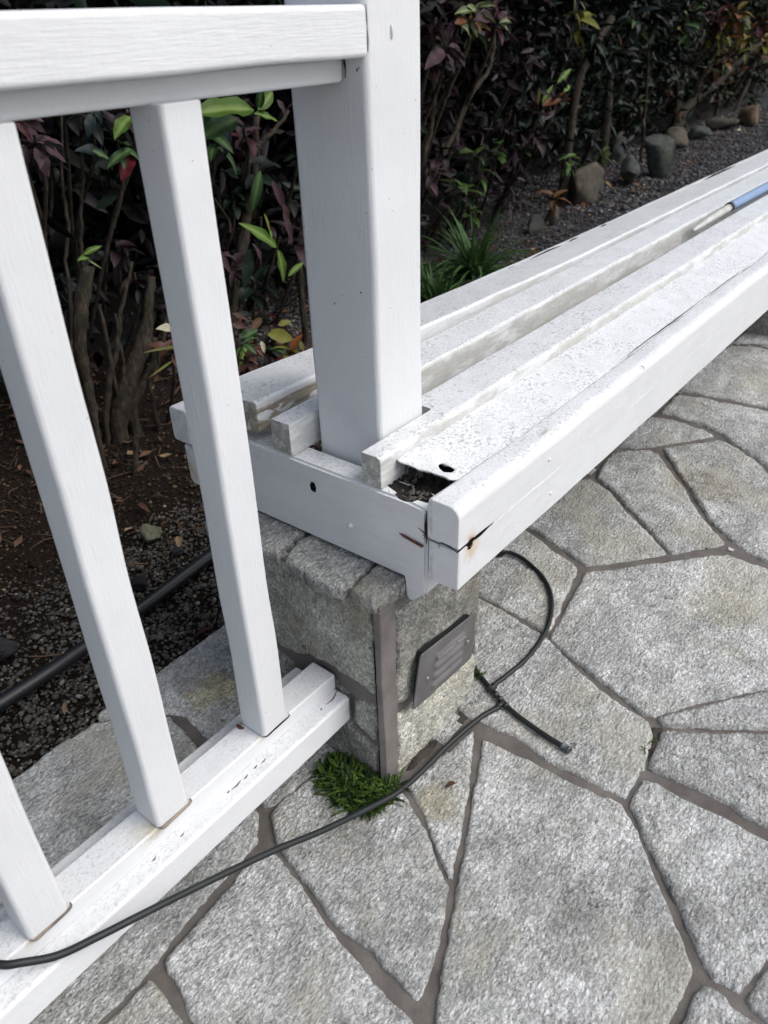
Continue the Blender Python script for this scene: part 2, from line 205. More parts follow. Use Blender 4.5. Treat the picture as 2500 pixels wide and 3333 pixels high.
HERO=[
  ('b0',(0.977,1.720,0.790),(1.026,1.700,0.752),'purplegrey',0.42),
  ('b0',(0.968,1.720,0.780),(0.971,1.700,0.733),'purplegrey',0.45),
  ('b0',(0.983,1.720,0.773),(0.977,1.700,0.724),'purplegrey',0.5),
  ('b0',(0.960,1.740,0.836),(1.009,1.720,0.813),'plum',0.5),
  ('b0',(0.954,1.740,0.828),(0.969,1.720,0.799),'redplum',0.5),
  ('b0',(0.963,1.740,0.845),(1.004,1.720,0.833),'purplegrey',0.5),
  ('b0',(0.945,1.720,0.789),(0.934,1.700,0.759),'plum',0.5),
  ('b1',(1.192,1.800,0.731),(1.121,1.780,0.766),'slate',0.5),
  ('b1',(1.144,1.780,0.749),(1.172,1.760,0.732),'green',0.5),
  ('b1',(1.250,1.780,0.737),(1.173,1.760,0.733),'green',0.42),
  ('b1',(1.253,1.760,0.810),(1.187,1.740,0.788),'lime',0.6),
  ('b1',(1.177,1.800,0.822),(1.143,1.780,0.788),'slate',0.6),
  ('b1',(1.204,1.800,0.826),(1.240,1.780,0.787),'plum',0.5),
  ('b1',(1.181,1.800,0.838),(1.196,1.780,0.802),'slate',0.5),
  ('b1',(1.266,1.800,0.725),(1.211,1.780,0.682),'red',0.6),
  ('b1',(1.036,1.740,0.538),(1.073,1.720,0.557),'lime',0.42),
  ('b1',(1.049,1.740,0.528),(1.016,1.720,0.541),'lime',0.5),
  ('b1',(1.044,1.740,0.525),(1.063,1.720,0.505),'limegrey',0.25),
  ('b2',(1.559,1.660,0.800),(1.366,1.640,0.833),'lime',0.36),
  ('b2',(1.572,1.660,0.798),(1.631,1.640,0.845),'lime',0.5),
  ('b2',(1.577,1.660,0.802),(1.575,1.640,0.845),'green',0.6),
  ('b2',(1.559,1.660,0.791),(1.624,1.640,0.777),'lime',0.42),
  ('b2',(1.532,1.700,0.779),(1.398,1.680,0.765),'green',0.45),
  ('b2',(1.435,1.720,0.828),(1.415,1.700,0.751),'green',0.6),
  ('b2',(1.723,1.740,0.807),(1.746,1.720,0.769),'purplegrey',0.5),
  ('b2',(1.565,1.760,0.776),(1.594,1.740,0.763),'plum',0.6),
  ('b2',(1.573,1.780,0.748),(1.533,1.760,0.693),'slate',0.4),
  ('b2',(1.602,1.780,0.753),(1.600,1.760,0.723),'plum',0.7),
  ('b2',(1.649,1.800,0.652),(1.758,1.780,0.643),'dark',0.45),
  ('b2',(1.644,1.750,0.636),(1.581,1.730,0.538),'green',0.28),
  ('b2',(1.675,1.740,0.606),(1.711,1.720,0.516),'purplegrey',0.28),
  ('b2',(1.698,1.730,0.517),(1.715,1.710,0.428),'purplegrey',0.32),
  ('b2',(1.706,1.740,0.539),(1.726,1.720,0.478),'darkred',0.4),
  ('b2',(1.609,1.680,0.441),(1.510,1.660,0.532),'lime',0.32),
  ('b2',(1.590,1.680,0.494),(1.580,1.660,0.480),'lime',0.3),
  ('b2',(1.575,1.680,0.540),(1.578,1.660,0.492),'yellowgreen',0.22),
  ('b2',(1.604,1.670,0.437),(1.606,1.650,0.352),'lime',0.42),
  ('b2',(1.571,1.740,0.453),(1.620,1.720,0.378),'purplegrey',0.32),
  ('b2',(1.664,1.700,0.341),(1.718,1.680,0.385),'lime',0.3),
  ('b2',(1.577,1.760,0.432),(1.528,1.740,0.341),'darkgreen',0.4),
  ('b2',(1.432,1.740,0.459),(1.471,1.720,0.398),'purplegrey',0.4),
  ('b2',(1.555,1.720,0.241),(1.489,1.700,0.226),'orangebrown',0.4),
  ('b2',(1.535,1.680,0.204),(1.629,1.660,0.170),'yellowgreen',0.45),
  ('b2',(1.601,1.700,0.208),(1.642,1.680,0.219),'yellowgreen',0.5),
  ('b2',(1.436,1.660,0.209),(1.386,1.640,0.169),'lime',0.4),
  ('b2',(1.426,1.680,0.217),(1.478,1.660,0.242),'green',0.7),
  ('b2',(1.468,1.660,0.180),(1.486,1.640,0.161),'pink',0.6),
  ('b2',(1.490,1.660,0.201),(1.481,1.640,0.175),'cream',0.5),
  ('b2',(1.529,1.640,0.131),(1.589,1.620,0.140),'red',0.4),
  ('b2',(1.428,1.700,0.294),(1.473,1.680,0.269),'pink',0.35),
  ('b2',(1.647,1.660,0.153),(1.643,1.640,0.128),'yellowgreen',0.6),
  ('b2',(1.389,1.660,0.281),(1.427,1.640,0.270),'pink',0.55),
  ('b2',(1.556,1.680,0.255),(1.555,1.660,0.255),'red',0.6),
  ('b2',(1.188,1.620,0.288),(1.083,1.600,0.325),'yellowgreen',0.1),
  ('b2',(1.143,1.620,0.263),(1.070,1.600,0.259),'yellowgreen',0.13),
  ('b2',(1.188,1.640,0.303),(1.125,1.620,0.321),'pink',0.25),
  ('b2',(1.188,1.640,0.327),(1.141,1.620,0.363),'cream',0.5),
  ('b3',(2.623,1.800,0.882),(2.511,1.780,0.859),'purplegrey',0.5),
  ('b3',(2.637,1.800,0.872),(2.679,1.780,0.816),'purplegrey',0.45),
  ('b3',(2.681,1.800,0.884),(2.771,1.780,0.869),'purplegrey',0.45),
  ('b3',(2.701,1.800,0.872),(2.758,1.780,0.831),'purplegrey',0.45),
  ('b3',(2.655,1.800,0.895),(2.699,1.780,0.897),'purplegrey',0.5),
  ('b3',(2.530,1.800,0.953),(2.557,1.780,0.908),'redplum',0.35),
  ('b3',(2.613,1.800,0.906),(2.547,1.780,0.966),'plum',0.4),
  ('b3',(2.651,1.800,0.904),(2.630,1.780,0.950),'plum',0.4),
  ('b3',(2.925,1.780,0.969),(2.899,1.760,1.038),'redplum',0.55),
  ('b3',(2.947,1.780,0.968),(2.976,1.760,0.993),'purplegrey',0.7),
  ('b3',(2.909,1.780,0.976),(2.793,1.760,0.987),'purplegrey',0.5),
  ('b3',(2.954,1.780,0.955),(3.063,1.760,0.985),'limegrey',0.35),
  ('b3',(2.961,1.780,0.952),(3.013,1.760,0.929),'limegrey',0.6),
  ('b3',(2.814,1.780,0.996),(2.664,1.760,1.011),'limegrey',0.35),
  ('b3',(2.733,1.780,1.011),(2.803,1.760,0.996),'limegrey',0.5),
  ('b3',(2.658,1.780,0.960),(2.714,1.760,0.979),'orange',0.5),
  ('b3',(2.786,1.780,0.960),(2.838,1.760,0.936),'orangebrown',0.6),
  ('b3',(2.697,1.780,0.953),(2.787,1.760,0.927),'limegrey',0.5),
  ('b4',(3.743,2.000,0.617),(3.800,1.980,0.690),'lime',0.35),
  ('b4',(3.884,2.000,0.690),(3.982,1.980,0.752),'lime',0.3),
  ('b4',(3.746,2.000,0.603),(3.919,1.980,0.638),'orange',0.3),
  ('b4',(3.956,2.000,0.645),(4.007,1.980,0.684),'lime',0.4),
  ('b4',(3.699,2.000,0.614),(3.682,1.980,0.680),'yellowgreen',0.3),
  ('b4',(4.016,2.000,0.969),(4.109,1.980,0.887),'yellow',0.3),
  ('b4',(3.915,2.000,0.928),(4.063,1.980,0.871),'purplegrey',0.25),
  ('b4',(3.987,2.000,1.030),(3.989,1.980,0.983),'yellowgreen',0.2),
  ('b4',(4.053,2.000,1.017),(4.093,1.980,0.979),'limegrey',0.2),
  ('b5',(5.188,2.300,0.852),(5.373,2.280,0.698),'orangebrown',0.2),
  ('b6',(7.250,2.500,1.008),(7.498,2.480,0.881),'redplum',0.35),
  ('b6',(6.761,2.500,0.947),(6.954,2.480,0.894),'limegrey',0.2),
  ('b6',(6.692,2.500,0.833),(6.897,2.480,0.816),'yellowgreen',0.4),
  ('b6',(7.685,2.500,0.941),(8.003,2.480,0.896),'yellow',0.25),
  ('b6',(8.219,2.500,0.854),(8.586,2.480,0.834),'orange',0.2),
  ('b6',(6.827,2.500,1.003),(6.914,2.480,0.972),'cream',0.3),
  ('b6',(8.006,2.500,0.804),(8.209,2.480,0.775),'yellow',0.3),
]

LEFT_STONES={
  'big':[(0.850,0.372),(0.719,0.366),(0.675,0.350),(0.626,0.343),(0.565,0.341),(0.524,0.342),(0.522,0.335),(0.522,0.255),(0.522,0.174),(0.539,0.179),(0.566,0.185),(0.606,0.190),(0.644,0.189),(0.684,0.165),(0.715,0.166),(0.763,0.178),(0.850,0.200)],
  'low_left':[(0.850,0.180),(0.767,0.157),(0.716,0.152),(0.690,0.145),(0.687,0.126),(0.704,0.068),(0.736,0.023),(0.850,-0.010)],
  'low_middle':[(0.682,0.122),(0.609,0.165),(0.573,0.150),(0.578,0.094),(0.543,0.068),(0.524,0.060),(0.524,-0.012),(0.70,-0.012),(0.726,0.018),(0.695,0.068)],
  'low_right':[(0.567,0.140),(0.545,0.150),(0.524,0.153),(0.524,0.072),(0.540,0.078),(0.572,0.098)]}
FRONT_STONES={
  'up':[(0.637,0.313),(0.673,0.318),(0.742,0.325),(0.855,0.325),(0.862,0.207),(0.854,0.143),(0.850,0.100),(0.760,0.122),(0.690,0.122),(0.657,0.132),(0.634,0.138)],
  'low':[(0.634,0.122),(0.660,0.113),(0.707,0.106),(0.775,0.100),(0.848,0.088),(0.850,0.040),(0.846,-0.012),(0.778,-0.014),(0.703,-0.014),(0.634,-0.014)]}

# ---------------------------------------------------------------- helpers
def tag(o, label=None, cat=None, group=None, kind=None):
    if label: o['label'] = label
    if cat: o['category'] = cat
    if group: o['group'] = group
    if kind: o['kind'] = kind
    return o
def empty(name, loc=(0,0,0)):
    o = bpy.data.objects.new(name, None); COL.objects.link(o); o.location = loc; o.empty_display_size = 0.05
    return o
def link(name, me, parent=None, mats=None):
    o = bpy.data.objects.new(name, me); COL.objects.link(o)
    if mats is not None:
        me.materials.clear()
        for m in (mats if isinstance(mats,(list,tuple)) else [mats]): me.materials.append(m)
    if parent is not None:
        o.parent = parent
        if parent.parent is not None:
            off = -(parent.parent.location + parent.location)
        else: off = -parent.location
        o.location = off           # mesh data is in world coordinates
    return o
def mesh_from(V, F, smooth=True, name='mesh'):
    me = bpy.data.meshes.new(name)
    V = np.asarray(V, dtype=np.float32)
    if isinstance(F, np.ndarray):
        n = F.shape[1]; me.vertices.add(len(V)); me.vertices.foreach_set('co', V.ravel())
        me.loops.add(F.size); me.loops.foreach_set('vertex_index', F.ravel().astype(np.int32))
        me.polygons.add(len(F)); me.polygons.foreach_set('loop_start', np.arange(0, F.size, n, dtype=np.int32))
        me.update(calc_edges=True)
    else:
        me.from_pydata([tuple(v) for v in V.tolist()], [], F); me.update()
    if smooth: me.polygons.foreach_set('use_smooth', np.ones(len(me.polygons), dtype=bool))
    return me
def wn(o):
    m = o.modifiers.new('weighted', 'WEIGHTED_NORMAL'); m.weight = 80; m.keep_sharp = True; return o
_perm = {}
def noise2(x, y, freq, seed=0):
    x = np.asarray(x)*freq+137.3; y = np.asarray(y)*freq+71.9
    g = _perm.setdefault(seed, np.random.default_rng(seed+100).random((256,256))*2-1)
    xi = np.floor(x).astype(int); yi = np.floor(y).astype(int); fx = x-xi; fy = y-yi
    fx = fx*fx*(3-2*fx); fy = fy*fy*(3-2*fy)
    a = g[xi%256, yi%256]; b = g[(xi+1)%256, yi%256]; c = g[xi%256,(yi+1)%256]; d = g[(xi+1)%256,(yi+1)%256]
    return (a*(1-fx)+b*fx)*(1-fy)+(c*(1-fx)+d*fx)*fy
def fbm(x, y, f, o=4, seed=0, g=0.55):
    s = 0; a = 1
    for k in range(o): s = s+a*noise2(x, y, f*2.03**k, seed+k); a *= g
    return s

# ---------------------------------------------------------------- material kit
class NB:
    def __init__(s, name):
        s.m = bpy.data.materials.new(name); s.m.use_nodes = True; s.t = s.m.node_tree; s.t.nodes.clear()
        s.out = s.n('ShaderNodeOutputMaterial'); s.b = s.n('ShaderNodeBsdfPrincipled'); s.l(s.b.outputs[0], s.out.inputs[0])
        s.geo = s.n('ShaderNodeNewGeometry'); s.pos = s.geo.outputs['Position']
    def n(s, t, **k):
        x = s.t.nodes.new(t)
        for a, v in k.items(): setattr(x, a, v)
        return x
    def l(s, a, b): s.t.links.new(a, b)
    def put(s, sock, v):
        if isinstance(v, bpy.types.NodeSocket): s.l(v, sock)
        else: sock.default_value = v
    def math(s, op, a, b=0.0, c=None, clamp=False):
        x = s.n('ShaderNodeMath', operation=op); x.use_clamp = clamp
        s.put(x.inputs[0], a); s.put(x.inputs[1], b)
        if c is not None: s.put(x.inputs[2], c)
        return x.outputs[0]
    def vmath(s, op, a, b):
        x = s.n('ShaderNodeVectorMath', operation=op); s.put(x.inputs[0], a); s.put(x.inputs[1], b)
        return x.outputs['Value'] if op in ('LENGTH','DISTANCE','DOT_PRODUCT') else x.outputs[0]
    def scaled(s, v, sc): return s.vmath('MULTIPLY', v, sc)
    def noise(s, v, scale, detail=4, rough=0.55, dist=0.0):
        x = s.n('ShaderNodeTexNoise'); s.l(v, x.inputs['Vector']); x.inputs['Scale'].default_value = scale
        x.inputs['Detail'].default_value = detail; x.inputs['Roughness'].default_value = rough; x.inputs['Distortion'].default_value = dist
        return x.outputs['Fac']
    def voro(s, v, scale, feature='F1', out='Distance', rnd=1.0):
        x = s.n('ShaderNodeTexVoronoi', feature=feature); s.l(v, x.inputs['Vector']); x.inputs['Scale'].default_value = scale
        x.inputs['Randomness'].default_value = rnd
        return x.outputs[out]
    def ramp(s, v, stops):
        x = s.n('ShaderNodeValToRGB'); s.l(v, x.inputs[0]); e = x.color_ramp.elements
        while len(e) > 1: e.remove(e[-1])
        e[0].position = stops[0][0]; e[0].color = col(stops[0][1])
        for p, c in stops[1:]:
            k = e.new(p); k.color = col(c)
        return x.outputs[0]
    def sm(s, v, a, b):
        x = s.n('ShaderNodeMapRange', interpolation_type='SMOOTHSTEP'); s.put(x.inputs[0], v)
        x.inputs[1].default_value = a; x.inputs[2].default_value = b
        return x.outputs[0]
    def mix(s, f, a, b, mode='MIX'):
        x = s.n('ShaderNodeMix', data_type='RGBA', blend_type=mode); s.put(x.inputs[0], f)
        s.put(x.inputs[6], col(a) if isinstance(a, tuple) else a); s.put(x.inputs[7], col(b) if isinstance(b, tuple) else b)
        return x.outputs[2]
    def bump(s, h, strength=0.5, dist=0.001):
        x = s.n('ShaderNodeBump'); s.put(x.inputs['Height'], h); x.inputs['Strength'].default_value = strength
        x.inputs['Distance'].default_value = dist; s.l(x.outputs[0], s.b.inputs['Normal']); return x
    def base(s, c, rough=0.5, spec=None):
        s.put(s.b.inputs['Base Color'], col(c) if isinstance(c, tuple) else c); s.put(s.b.inputs['Roughness'], rough)
        if spec is not None: s.b.inputs['Specular IOR Level'].default_value = spec
def col(c):
    return tuple(c)+(1.0,) if len(c) == 3 else tuple(c)

def paint(name, axis=0, dirt=0.0, specks=0.0, stains=(), grain=1.0, rings=0.0, tone=(0.70,0.712,0.728), bare=0.0, seams=()):
    """white paint brushed along an axis: grain relief, grey mildew specks, drip rings, rust stains at given places"""
    b = NB(name); st = [420.0,420.0,420.0]; st[axis] = 30.0
    v = b.scaled(b.pos, tuple(st))
    g1 = b.noise(v, 1.0, 3, 0.6); st2 = [900.0]*3; st2[axis] = 30.0
    g2 = b.noise(b.scaled(b.pos, tuple(st2)), 1.0, 2, 0.6)
    lump = b.noise(b.pos, 45, 3, 0.6)
    orange = b.noise(b.pos, 420, 2, 0.5)
    big = b.noise(b.pos, 7, 4, 0.6)
    c = b.mix(b.sm(big, 0.35, 0.7), tone, tuple(x*0.955 for x in tone))
    c = b.mix(b.math('MULTIPLY', b.sm(g1, 0.6, 0.85), 0.10*grain), c, (0.60,0.60,0.585))
    # tiny dark nicks
    nick = b.math('MULTIPLY', b.sm(b.voro(b.scaled(b.pos, (60,60,60)), 1.0), 0.065, 0.03), b.sm(b.noise(b.pos, 9, 2), 0.50, 0.55))
    c = b.mix(b.math('MULTIPLY', nick, 0.75), c, (0.16,0.14,0.12))
    up = b.sm(b.vmath('DOT_PRODUCT', b.geo.outputs['Normal'], (0,0,1)), 0.55, 0.9)
    if specks > 0:
        m1 = b.sm(b.noise(b.pos, 190, 3, 0.7), 0.55, 0.60)
        m2 = b.sm(b.noise(b.scaled(b.pos, (330,330,330)), 1.0, 2, 0.6), 0.585, 0.63)
        zone = b.sm(b.noise(b.pos, 11, 3, 0.6), 0.35, 0.62)
        sp = b.math('MULTIPLY', b.math('MAXIMUM', b.math('MULTIPLY', m1, zone), b.math('MULTIPLY', m2, 0.7)), b.math('MULTIPLY', up, specks))
        c = b.mix(b.math('MULTIPLY', sp, 0.85), c, (0.25,0.26,0.245))
        cloud = b.sm(b.noise(b.pos, 28, 4, 0.65), 0.42, 0.66)
        c = b.mix(b.math('MULTIPLY', b.math('MULTIPLY', cloud, up), 0.5*specks), c, (0.56,0.58,0.565))
    if rings > 0:
        vv = b.scaled(b.pos, (52,52,52)); d = b.voro(vv, 1.0); cc = b.n('ShaderNodeSeparateColor')
        vr = b.n('ShaderNodeTexVoronoi'); b.l(vv, vr.inputs['Vector']); vr.inputs['Scale'].default_value = 1.0
        b.l(vr.outputs['Color'], cc.inputs[0])
        rad = b.math('MULTIPLY', b.sm(cc.outputs[0], 0.5, 1.0), 0.20)
        ins = b.math('MULTIPLY', b.sm(b.math('SUBTRACT', rad, vr.outputs['Distance']), 0.0, 0.02), b.math('MULTIPLY', up, rings))
        edge = b.math('MULTIPLY', b.sm(b.math('ABSOLUTE', b.math('SUBTRACT', rad, vr.outputs['Distance'])), 0.03, 0.0), b.math('MULTIPLY', b.math('GREATER_THAN', rad, 0.02), b.math('MULTIPLY', up, rings)))
        c = b.mix(b.math('MULTIPLY', ins, 0.55), c, (0.40,0.41,0.385)); c = b.mix(b.math('MULTIPLY', edge, 0.65), c, (0.24,0.245,0.23))
    if dirt > 0.5:   # grey, worn board ends
        en = b.math('MULTIPLY', b.sm(b.vmath('DOT_PRODUCT', b.geo.outputs['Normal'], (-1,0,0)), 0.6, 0.9), b.sm(b.noise(b.pos, 70, 4, 0.7), 0.36, 0.55))
        c = b.mix(b.math('MULTIPLY', en, 0.85), c, (0.30,0.28,0.245))
        en2 = b.math('MULTIPLY', b.sm(b.vmath('DOT_PRODUCT', b.geo.outputs['Normal'], (-1,0,0)), 0.6, 0.9), b.sm(b.noise(b.pos, 260, 4, 0.8), 0.56, 0.62))
        c = b.mix(b.math('MULTIPLY', en2, 0.8), c, (0.09,0.085,0.075))
    for sy_ in seams:
        yy = b.n('ShaderNodeSeparateXYZ'); b.l(b.pos, yy.inputs[0])
        dy = b.math('ABSOLUTE', b.math('SUBTRACT', yy.outputs[1], sy_))
        mk = b.math('MULTIPLY', b.sm(b.math('ADD', dy, b.math('MULTIPLY', b.noise(b.pos, 60, 4, 0.7), 0.008)), 0.0085, 0.003), b.sm(b.noise(b.scaled(b.pos, (8,30,30)), 1.0, 4, 0.7), 0.42, 0.56))
        c = b.mix(b.math('MULTIPLY', mk, 0.6), c, (0.30,0.295,0.265))
    if dirt > 0:
        side = b.math('SUBTRACT', 1.0, up)
        dm = b.math('MULTIPLY', b.sm(b.noise(b.scaled(b.pos, tuple(55 if i != axis else 9 for i in range(3))), 1.0, 5, 0.7), 0.42, 0.58), b.math('MULTIPLY', side, dirt))
        c = b.mix(b.math('MULTIPLY', dm, 0.8), c, (0.45,0.45,0.405))
        dk = b.math('MULTIPLY', b.sm(b.noise(b.pos, 150, 4, 0.75), 0.60, 0.68), b.math('MULTIPLY', side, dirt))
        c = b.mix(b.math('MULTIPLY', dk, 0.6), c, (0.15,0.145,0.13))
    if bare > 0:     # bare weathered wood where the paint has flaked off
        bm_ = b.math('MULTIPLY', b.sm(b.noise(b.scaled(b.pos, (22,60,60)), 1.0, 4, 0.65), 0.455, 0.475), b.math('SUBTRACT', 1.0, up))
        lim = b.n('ShaderNodeSeparateXYZ'); b.l(b.pos, lim.inputs[0])
        bm_ = b.math('MULTIPLY', bm_, b.math('MULTIPLY', b.sm(lim.outputs[0], 1.0, 0.86), b.sm(lim.outputs[2], 0.546, 0.542)))
        wood = b.ramp(b.noise(b.scaled(b.pos, (18,500,500)), 1.0, 4, 0.7), [(0.35,(0.09,0.075,0.06)),(0.5,(0.33,0.29,0.23)),(0.7,(0.46,0.42,0.35))])
        c = b.mix(b.math('MULTIPLY', bm_, bare), c, wood)
    for (p, r, k, sc, asp) in stains:
        dv = b.vmath('MULTIPLY', b.vmath('SUBTRACT', b.pos, tuple(p)), asp)
        dd = b.math('ADD', b.vmath('LENGTH', dv, (0,0,0)), b.math('MULTIPLY', b.math('SUBTRACT', b.noise(b.pos, 180, 3, 0.6), 0.5), r*0.9))
        c = b.mix(b.math('MULTIPLY', b.sm(dd, r, r*0.15), k), c, sc)
    b.base(c, 0.42)
    b.b.inputs['Specular IOR Level'].default_value = 0.4
    h = b.math('ADD', b.math('MULTIPLY', g1, 0.75*grain), b.math('ADD', b.math('MULTIPLY', g2, 0.40*grain), b.math('ADD', b.math('MULTIPLY', lump, 0.9), b.math('MULTIPLY', orange, 0.12))))
    b.bump(h, 0.55, 0.0015)
    return b.m

def stone_mat(name, c_lo, c_hi, warm=(0.36,0.33,0.24), dark=0.35, sparkle=1.0, moss=0.0, scale=1.0, tint=0.08, spots=()):
    b = NB(name); oi = b.n('ShaderNodeObjectInfo')
    cx = b.n('ShaderNodeCombineXYZ'); [b.l(b.math('MULTIPLY', oi.outputs['Random'], k_), cx.inputs[i_]) for i_, k_ in enumerate((7.0, 13.0, 4.0))]
    p = b.vmath('ADD', b.pos, cx.outputs[0])
    n1 = b.noise(p, 7*scale, 6, 0.7, 0.6); n2 = b.noise(b.scaled(p, (0.9,1.25,1)), 185*scale, 6, 0.8, 0.9)
    c = b.mix(b.sm(n1, 0.38, 0.62), c_lo, c_hi)
    mid = b.noise(b.vmath('ADD', p, (2,5,1)), 32*scale, 4, 0.7, 0.8); mc = b.n('ShaderNodeCombineColor'); mv = b.math('ADD', 0.80, b.math('MULTIPLY', b.sm(mid, 0.36, 0.64), 0.36)); [b.l(mv, mc.inputs[i]) for i in range(3)]
    c = b.mix(1.0, c, mc.outputs[0], 'MULTIPLY')
    grain = b.ramp(n2, [(0.36,(0.25,0.25,0.24)),(0.44,(0.62,0.62,0.61)),(0.50,(0.95,0.95,0.95)),(0.56,(1.40,1.40,1.42)),(0.64,(1.95,1.95,2.0))])
    c = b.mix(0.85, c, grain, 'MULTIPLY')
    v = b.math('ADD', 1.0-tint, b.math('MULTIPLY', oi.outputs['Random'], 2*tint))
    vv = b.n('ShaderNodeCombineColor'); [b.l(v, vv.inputs[i]) for i in range(3)]
    c = b.mix(1.0, c, vv.outputs[0], 'MULTIPLY')
    wn_ = b.sm(b.noise(b.vmath('ADD', p, (3,1,9)), 4.2*scale, 5, 0.65), 0.48, 0.62)
    c = b.mix(b.math('MULTIPLY', wn_, 0.5), c, warm)
    for (sx_, sy_, sr, sk, sc_) in spots:
        dd = b.math('ADD', b.vmath('LENGTH', b.vmath('SUBTRACT', b.pos, (sx_, sy_, 0.0)), (0,0,0)), b.math('MULTIPLY', b.math('SUBTRACT', b.noise(p, 30, 5, 0.7), 0.5), sr*2.2))
        c = b.mix(b.math('MULTIPLY', b.sm(dd, sr, sr*0.3), sk), c, b.mix(1.0, c, sc_, 'MULTIPLY'))
    # dark lichen and pits in patches
    pz = b.sm(b.noise(b.vmath('ADD', p, (9,4,2)), 5*scale, 4, 0.6), 0.52, 0.68)
    pit = b.math('MULTIPLY', b.sm(b.noise(p, 75*scale, 5, 0.75, 0.5), 0.575, 0.64), pz)
    c = b.mix(b.math('MULTIPLY', pit, dark*1.6, clamp=True), c, (0.045,0.045,0.043))
    fine = b.math('MULTIPLY', b.sm(b.noise(p, 330*scale, 4, 0.8), 0.60, 0.68), 0.30)
    c = b.mix(fine, c, (0.10,0.10,0.095))
    # mica flecks
    vr = b.n('ShaderNodeTexVoronoi'); b.l(p, vr.inputs['Vector']); vr.inputs['Scale'].default_value = 420
    cs = b.n('ShaderNodeSeparateColor'); b.l(vr.outputs['Color'], cs.inputs[0])
    fl = b.math('MULTIPLY', b.math('GREATER_THAN', cs.outputs[0], 0.93), sparkle)
    fl = b.math('MULTIPLY', fl, b.sm(b.noise(p, 40, 3), 0.35, 0.6))
    c = b.mix(b.math('MULTIPLY', fl, 0.30), c, (0.85,0.86,0.88))
    if moss: 
        mm = b.sm(b.noise(b.vmath('ADD', p, (1,7,3)), 16, 5, 0.7), 0.55, 0.66)
        c = b.mix(b.math('MULTIPLY', mm, moss), c, (0.06,0.085,0.03))
    b.base(c, b.math('SUBTRACT', 0.72, b.math('MULTIPLY', fl, 0.40)))
    fl2 = b.n('ShaderNodeVectorMath', operation='ADD'); b.l(p, fl2.inputs[0]); nz = b.n('ShaderNodeTexNoise'); b.l(p, nz.inputs['Vector']); nz.inputs['Scale'].default_value = 90; b.l(b.vmath('MULTIPLY', nz.outputs['Color'], (0.008,0.008,0.008)), fl2.inputs[1])
    flake = b.voro(b.scaled(fl2.outputs[0], (0.7,1.4,1.0)), 150*scale)
    h = b.math('ADD', b.math('ADD', b.math('MULTIPLY', n2, 1.6), b.math('MULTIPLY', flake, 1.3)), b.math('ADD', b.math('MULTIPLY', b.noise(p, 38*scale, 5, 0.7, 1.2), 1.6), b.math('MULTIPLY', b.noise(p, 420, 3, 0.7), 0.6)))
    b.bump(h, 1.0, 0.0030)
    return b.m

M_paint_x = paint('brushed white paint on rails', 0, dirt=0.05, specks=0.45, grain=0.9,
    stains=[((0.605,0.62,0.15),0.022,0.7,(0.28,0.20,0.10),(1,1,1)),((0.605,0.575,0.125),0.016,0.5,(0.22,0.17,0.10),(1,1,1)),
            ((0.277,0.598,0.179),0.020,0.55,(0.30,0.22,0.10),(1,1,1)),((0.30,0.5945,0.179),0.010,0.7,(0.22,0.13,0.06),(1,1,1)),((0.475,0.594,0.179),0.009,0.6,(0.26,0.16,0.07),(1,1,1)),((0.13,0.594,0.179),0.010,0.7,(0.24,0.16,0.08),(1,1,1)),((0.263,0.61,0.179),0.026,0.35,(0.36,0.34,0.20),(1,1,1)),
            ((0.452,0.594,0.179),0.012,0.5,(0.40,0.30,0.15),(1,1,1)),((0.452,0.642,0.18),0.010,0.75,(0.22,0.11,0.04),(1,1,1)),
            ((0.112,0.596,0.179),0.016,0.5,(0.36,0.30,0.18),(1,1,1))])
M_paint_z = paint('brushed white paint on uprights', 2, dirt=0.02, specks=0.0, grain=1.0)
M_paint_top = paint('white paint on hand rail', 0, dirt=0.0, specks=0.3, grain=0.85, tone=(0.70,0.712,0.728))
rust = (0.42,0.20,0.06)
M_fascia = paint('white paint on seat edge board', 0, seams=(0.4605,), dirt=0.12, specks=0.75, rings=0.5, grain=0.8,
    stains=[((0.683,0.42,0.437),0.024,0.60,(0.55,0.36,0.17),(1,1,0.8)),((0.680,0.42,0.447),0.010,0.8,rust,(1,1,1)),((0.889,0.437,0.503),0.013,0.7,(0.33,0.29,0.23),(0.6,2.4,1))])
M_slat = paint('mildewed white paint on slats', 0, seams=(0.5415,0.4590,0.613,0.6655), dirt=0.75, specks=1.0, rings=1.0, grain=0.7)
M_slat_bare = paint('flaking white paint on rear slat', 0, dirt=0.6, specks=0.9, rings=0.8, grain=0.8, bare=1.0)
M_end = paint('white paint on end board', 1, dirt=0.14, specks=0.7, grain=0.8)
M_back = paint('stained white paint on back board', 0, dirt=0.5, specks=0.8, grain=0.8, stains=[((0.655,0.94,0.39),0.035,0.6,(0.50,0.42,0.22),(1,1,1))])

SPOTS = [(1.33,0.25,0.10,0.55,(0.95,0.91,0.78)),(1.28,0.20,0.05,0.5,(0.80,0.78,0.70)),(0.576,0.871,0.06,0.9,(0.95,0.86,0.55)),(0.667,0.095,0.075,0.6,(0.62,0.62,0.62)),(0.60,0.19,0.05,0.5,(0.7,0.7,0.7)),(0.62,0.43,0.05,0.7,(0.85,0.78,0.58)),(1.75,0.42,0.10,0.7,(0.68,0.63,0.55)),(0.30,0.62,0.10,0.6,(0.6,0.6,0.6)),(0.22,0.44,0.05,0.6,(0.55,0.53,0.48)),(0.53,0.52,0.07,0.7,(0.6,0.6,0.55)),(0.9,0.35,0.08,0.5,(0.80,0.80,0.78))]
M_pave = stone_mat('grey quartzite paving', (0.41,0.415,0.40), (0.59,0.595,0.585), warm=(0.48,0.455,0.36), tint=0.18, dark=0.5, spots=SPOTS)
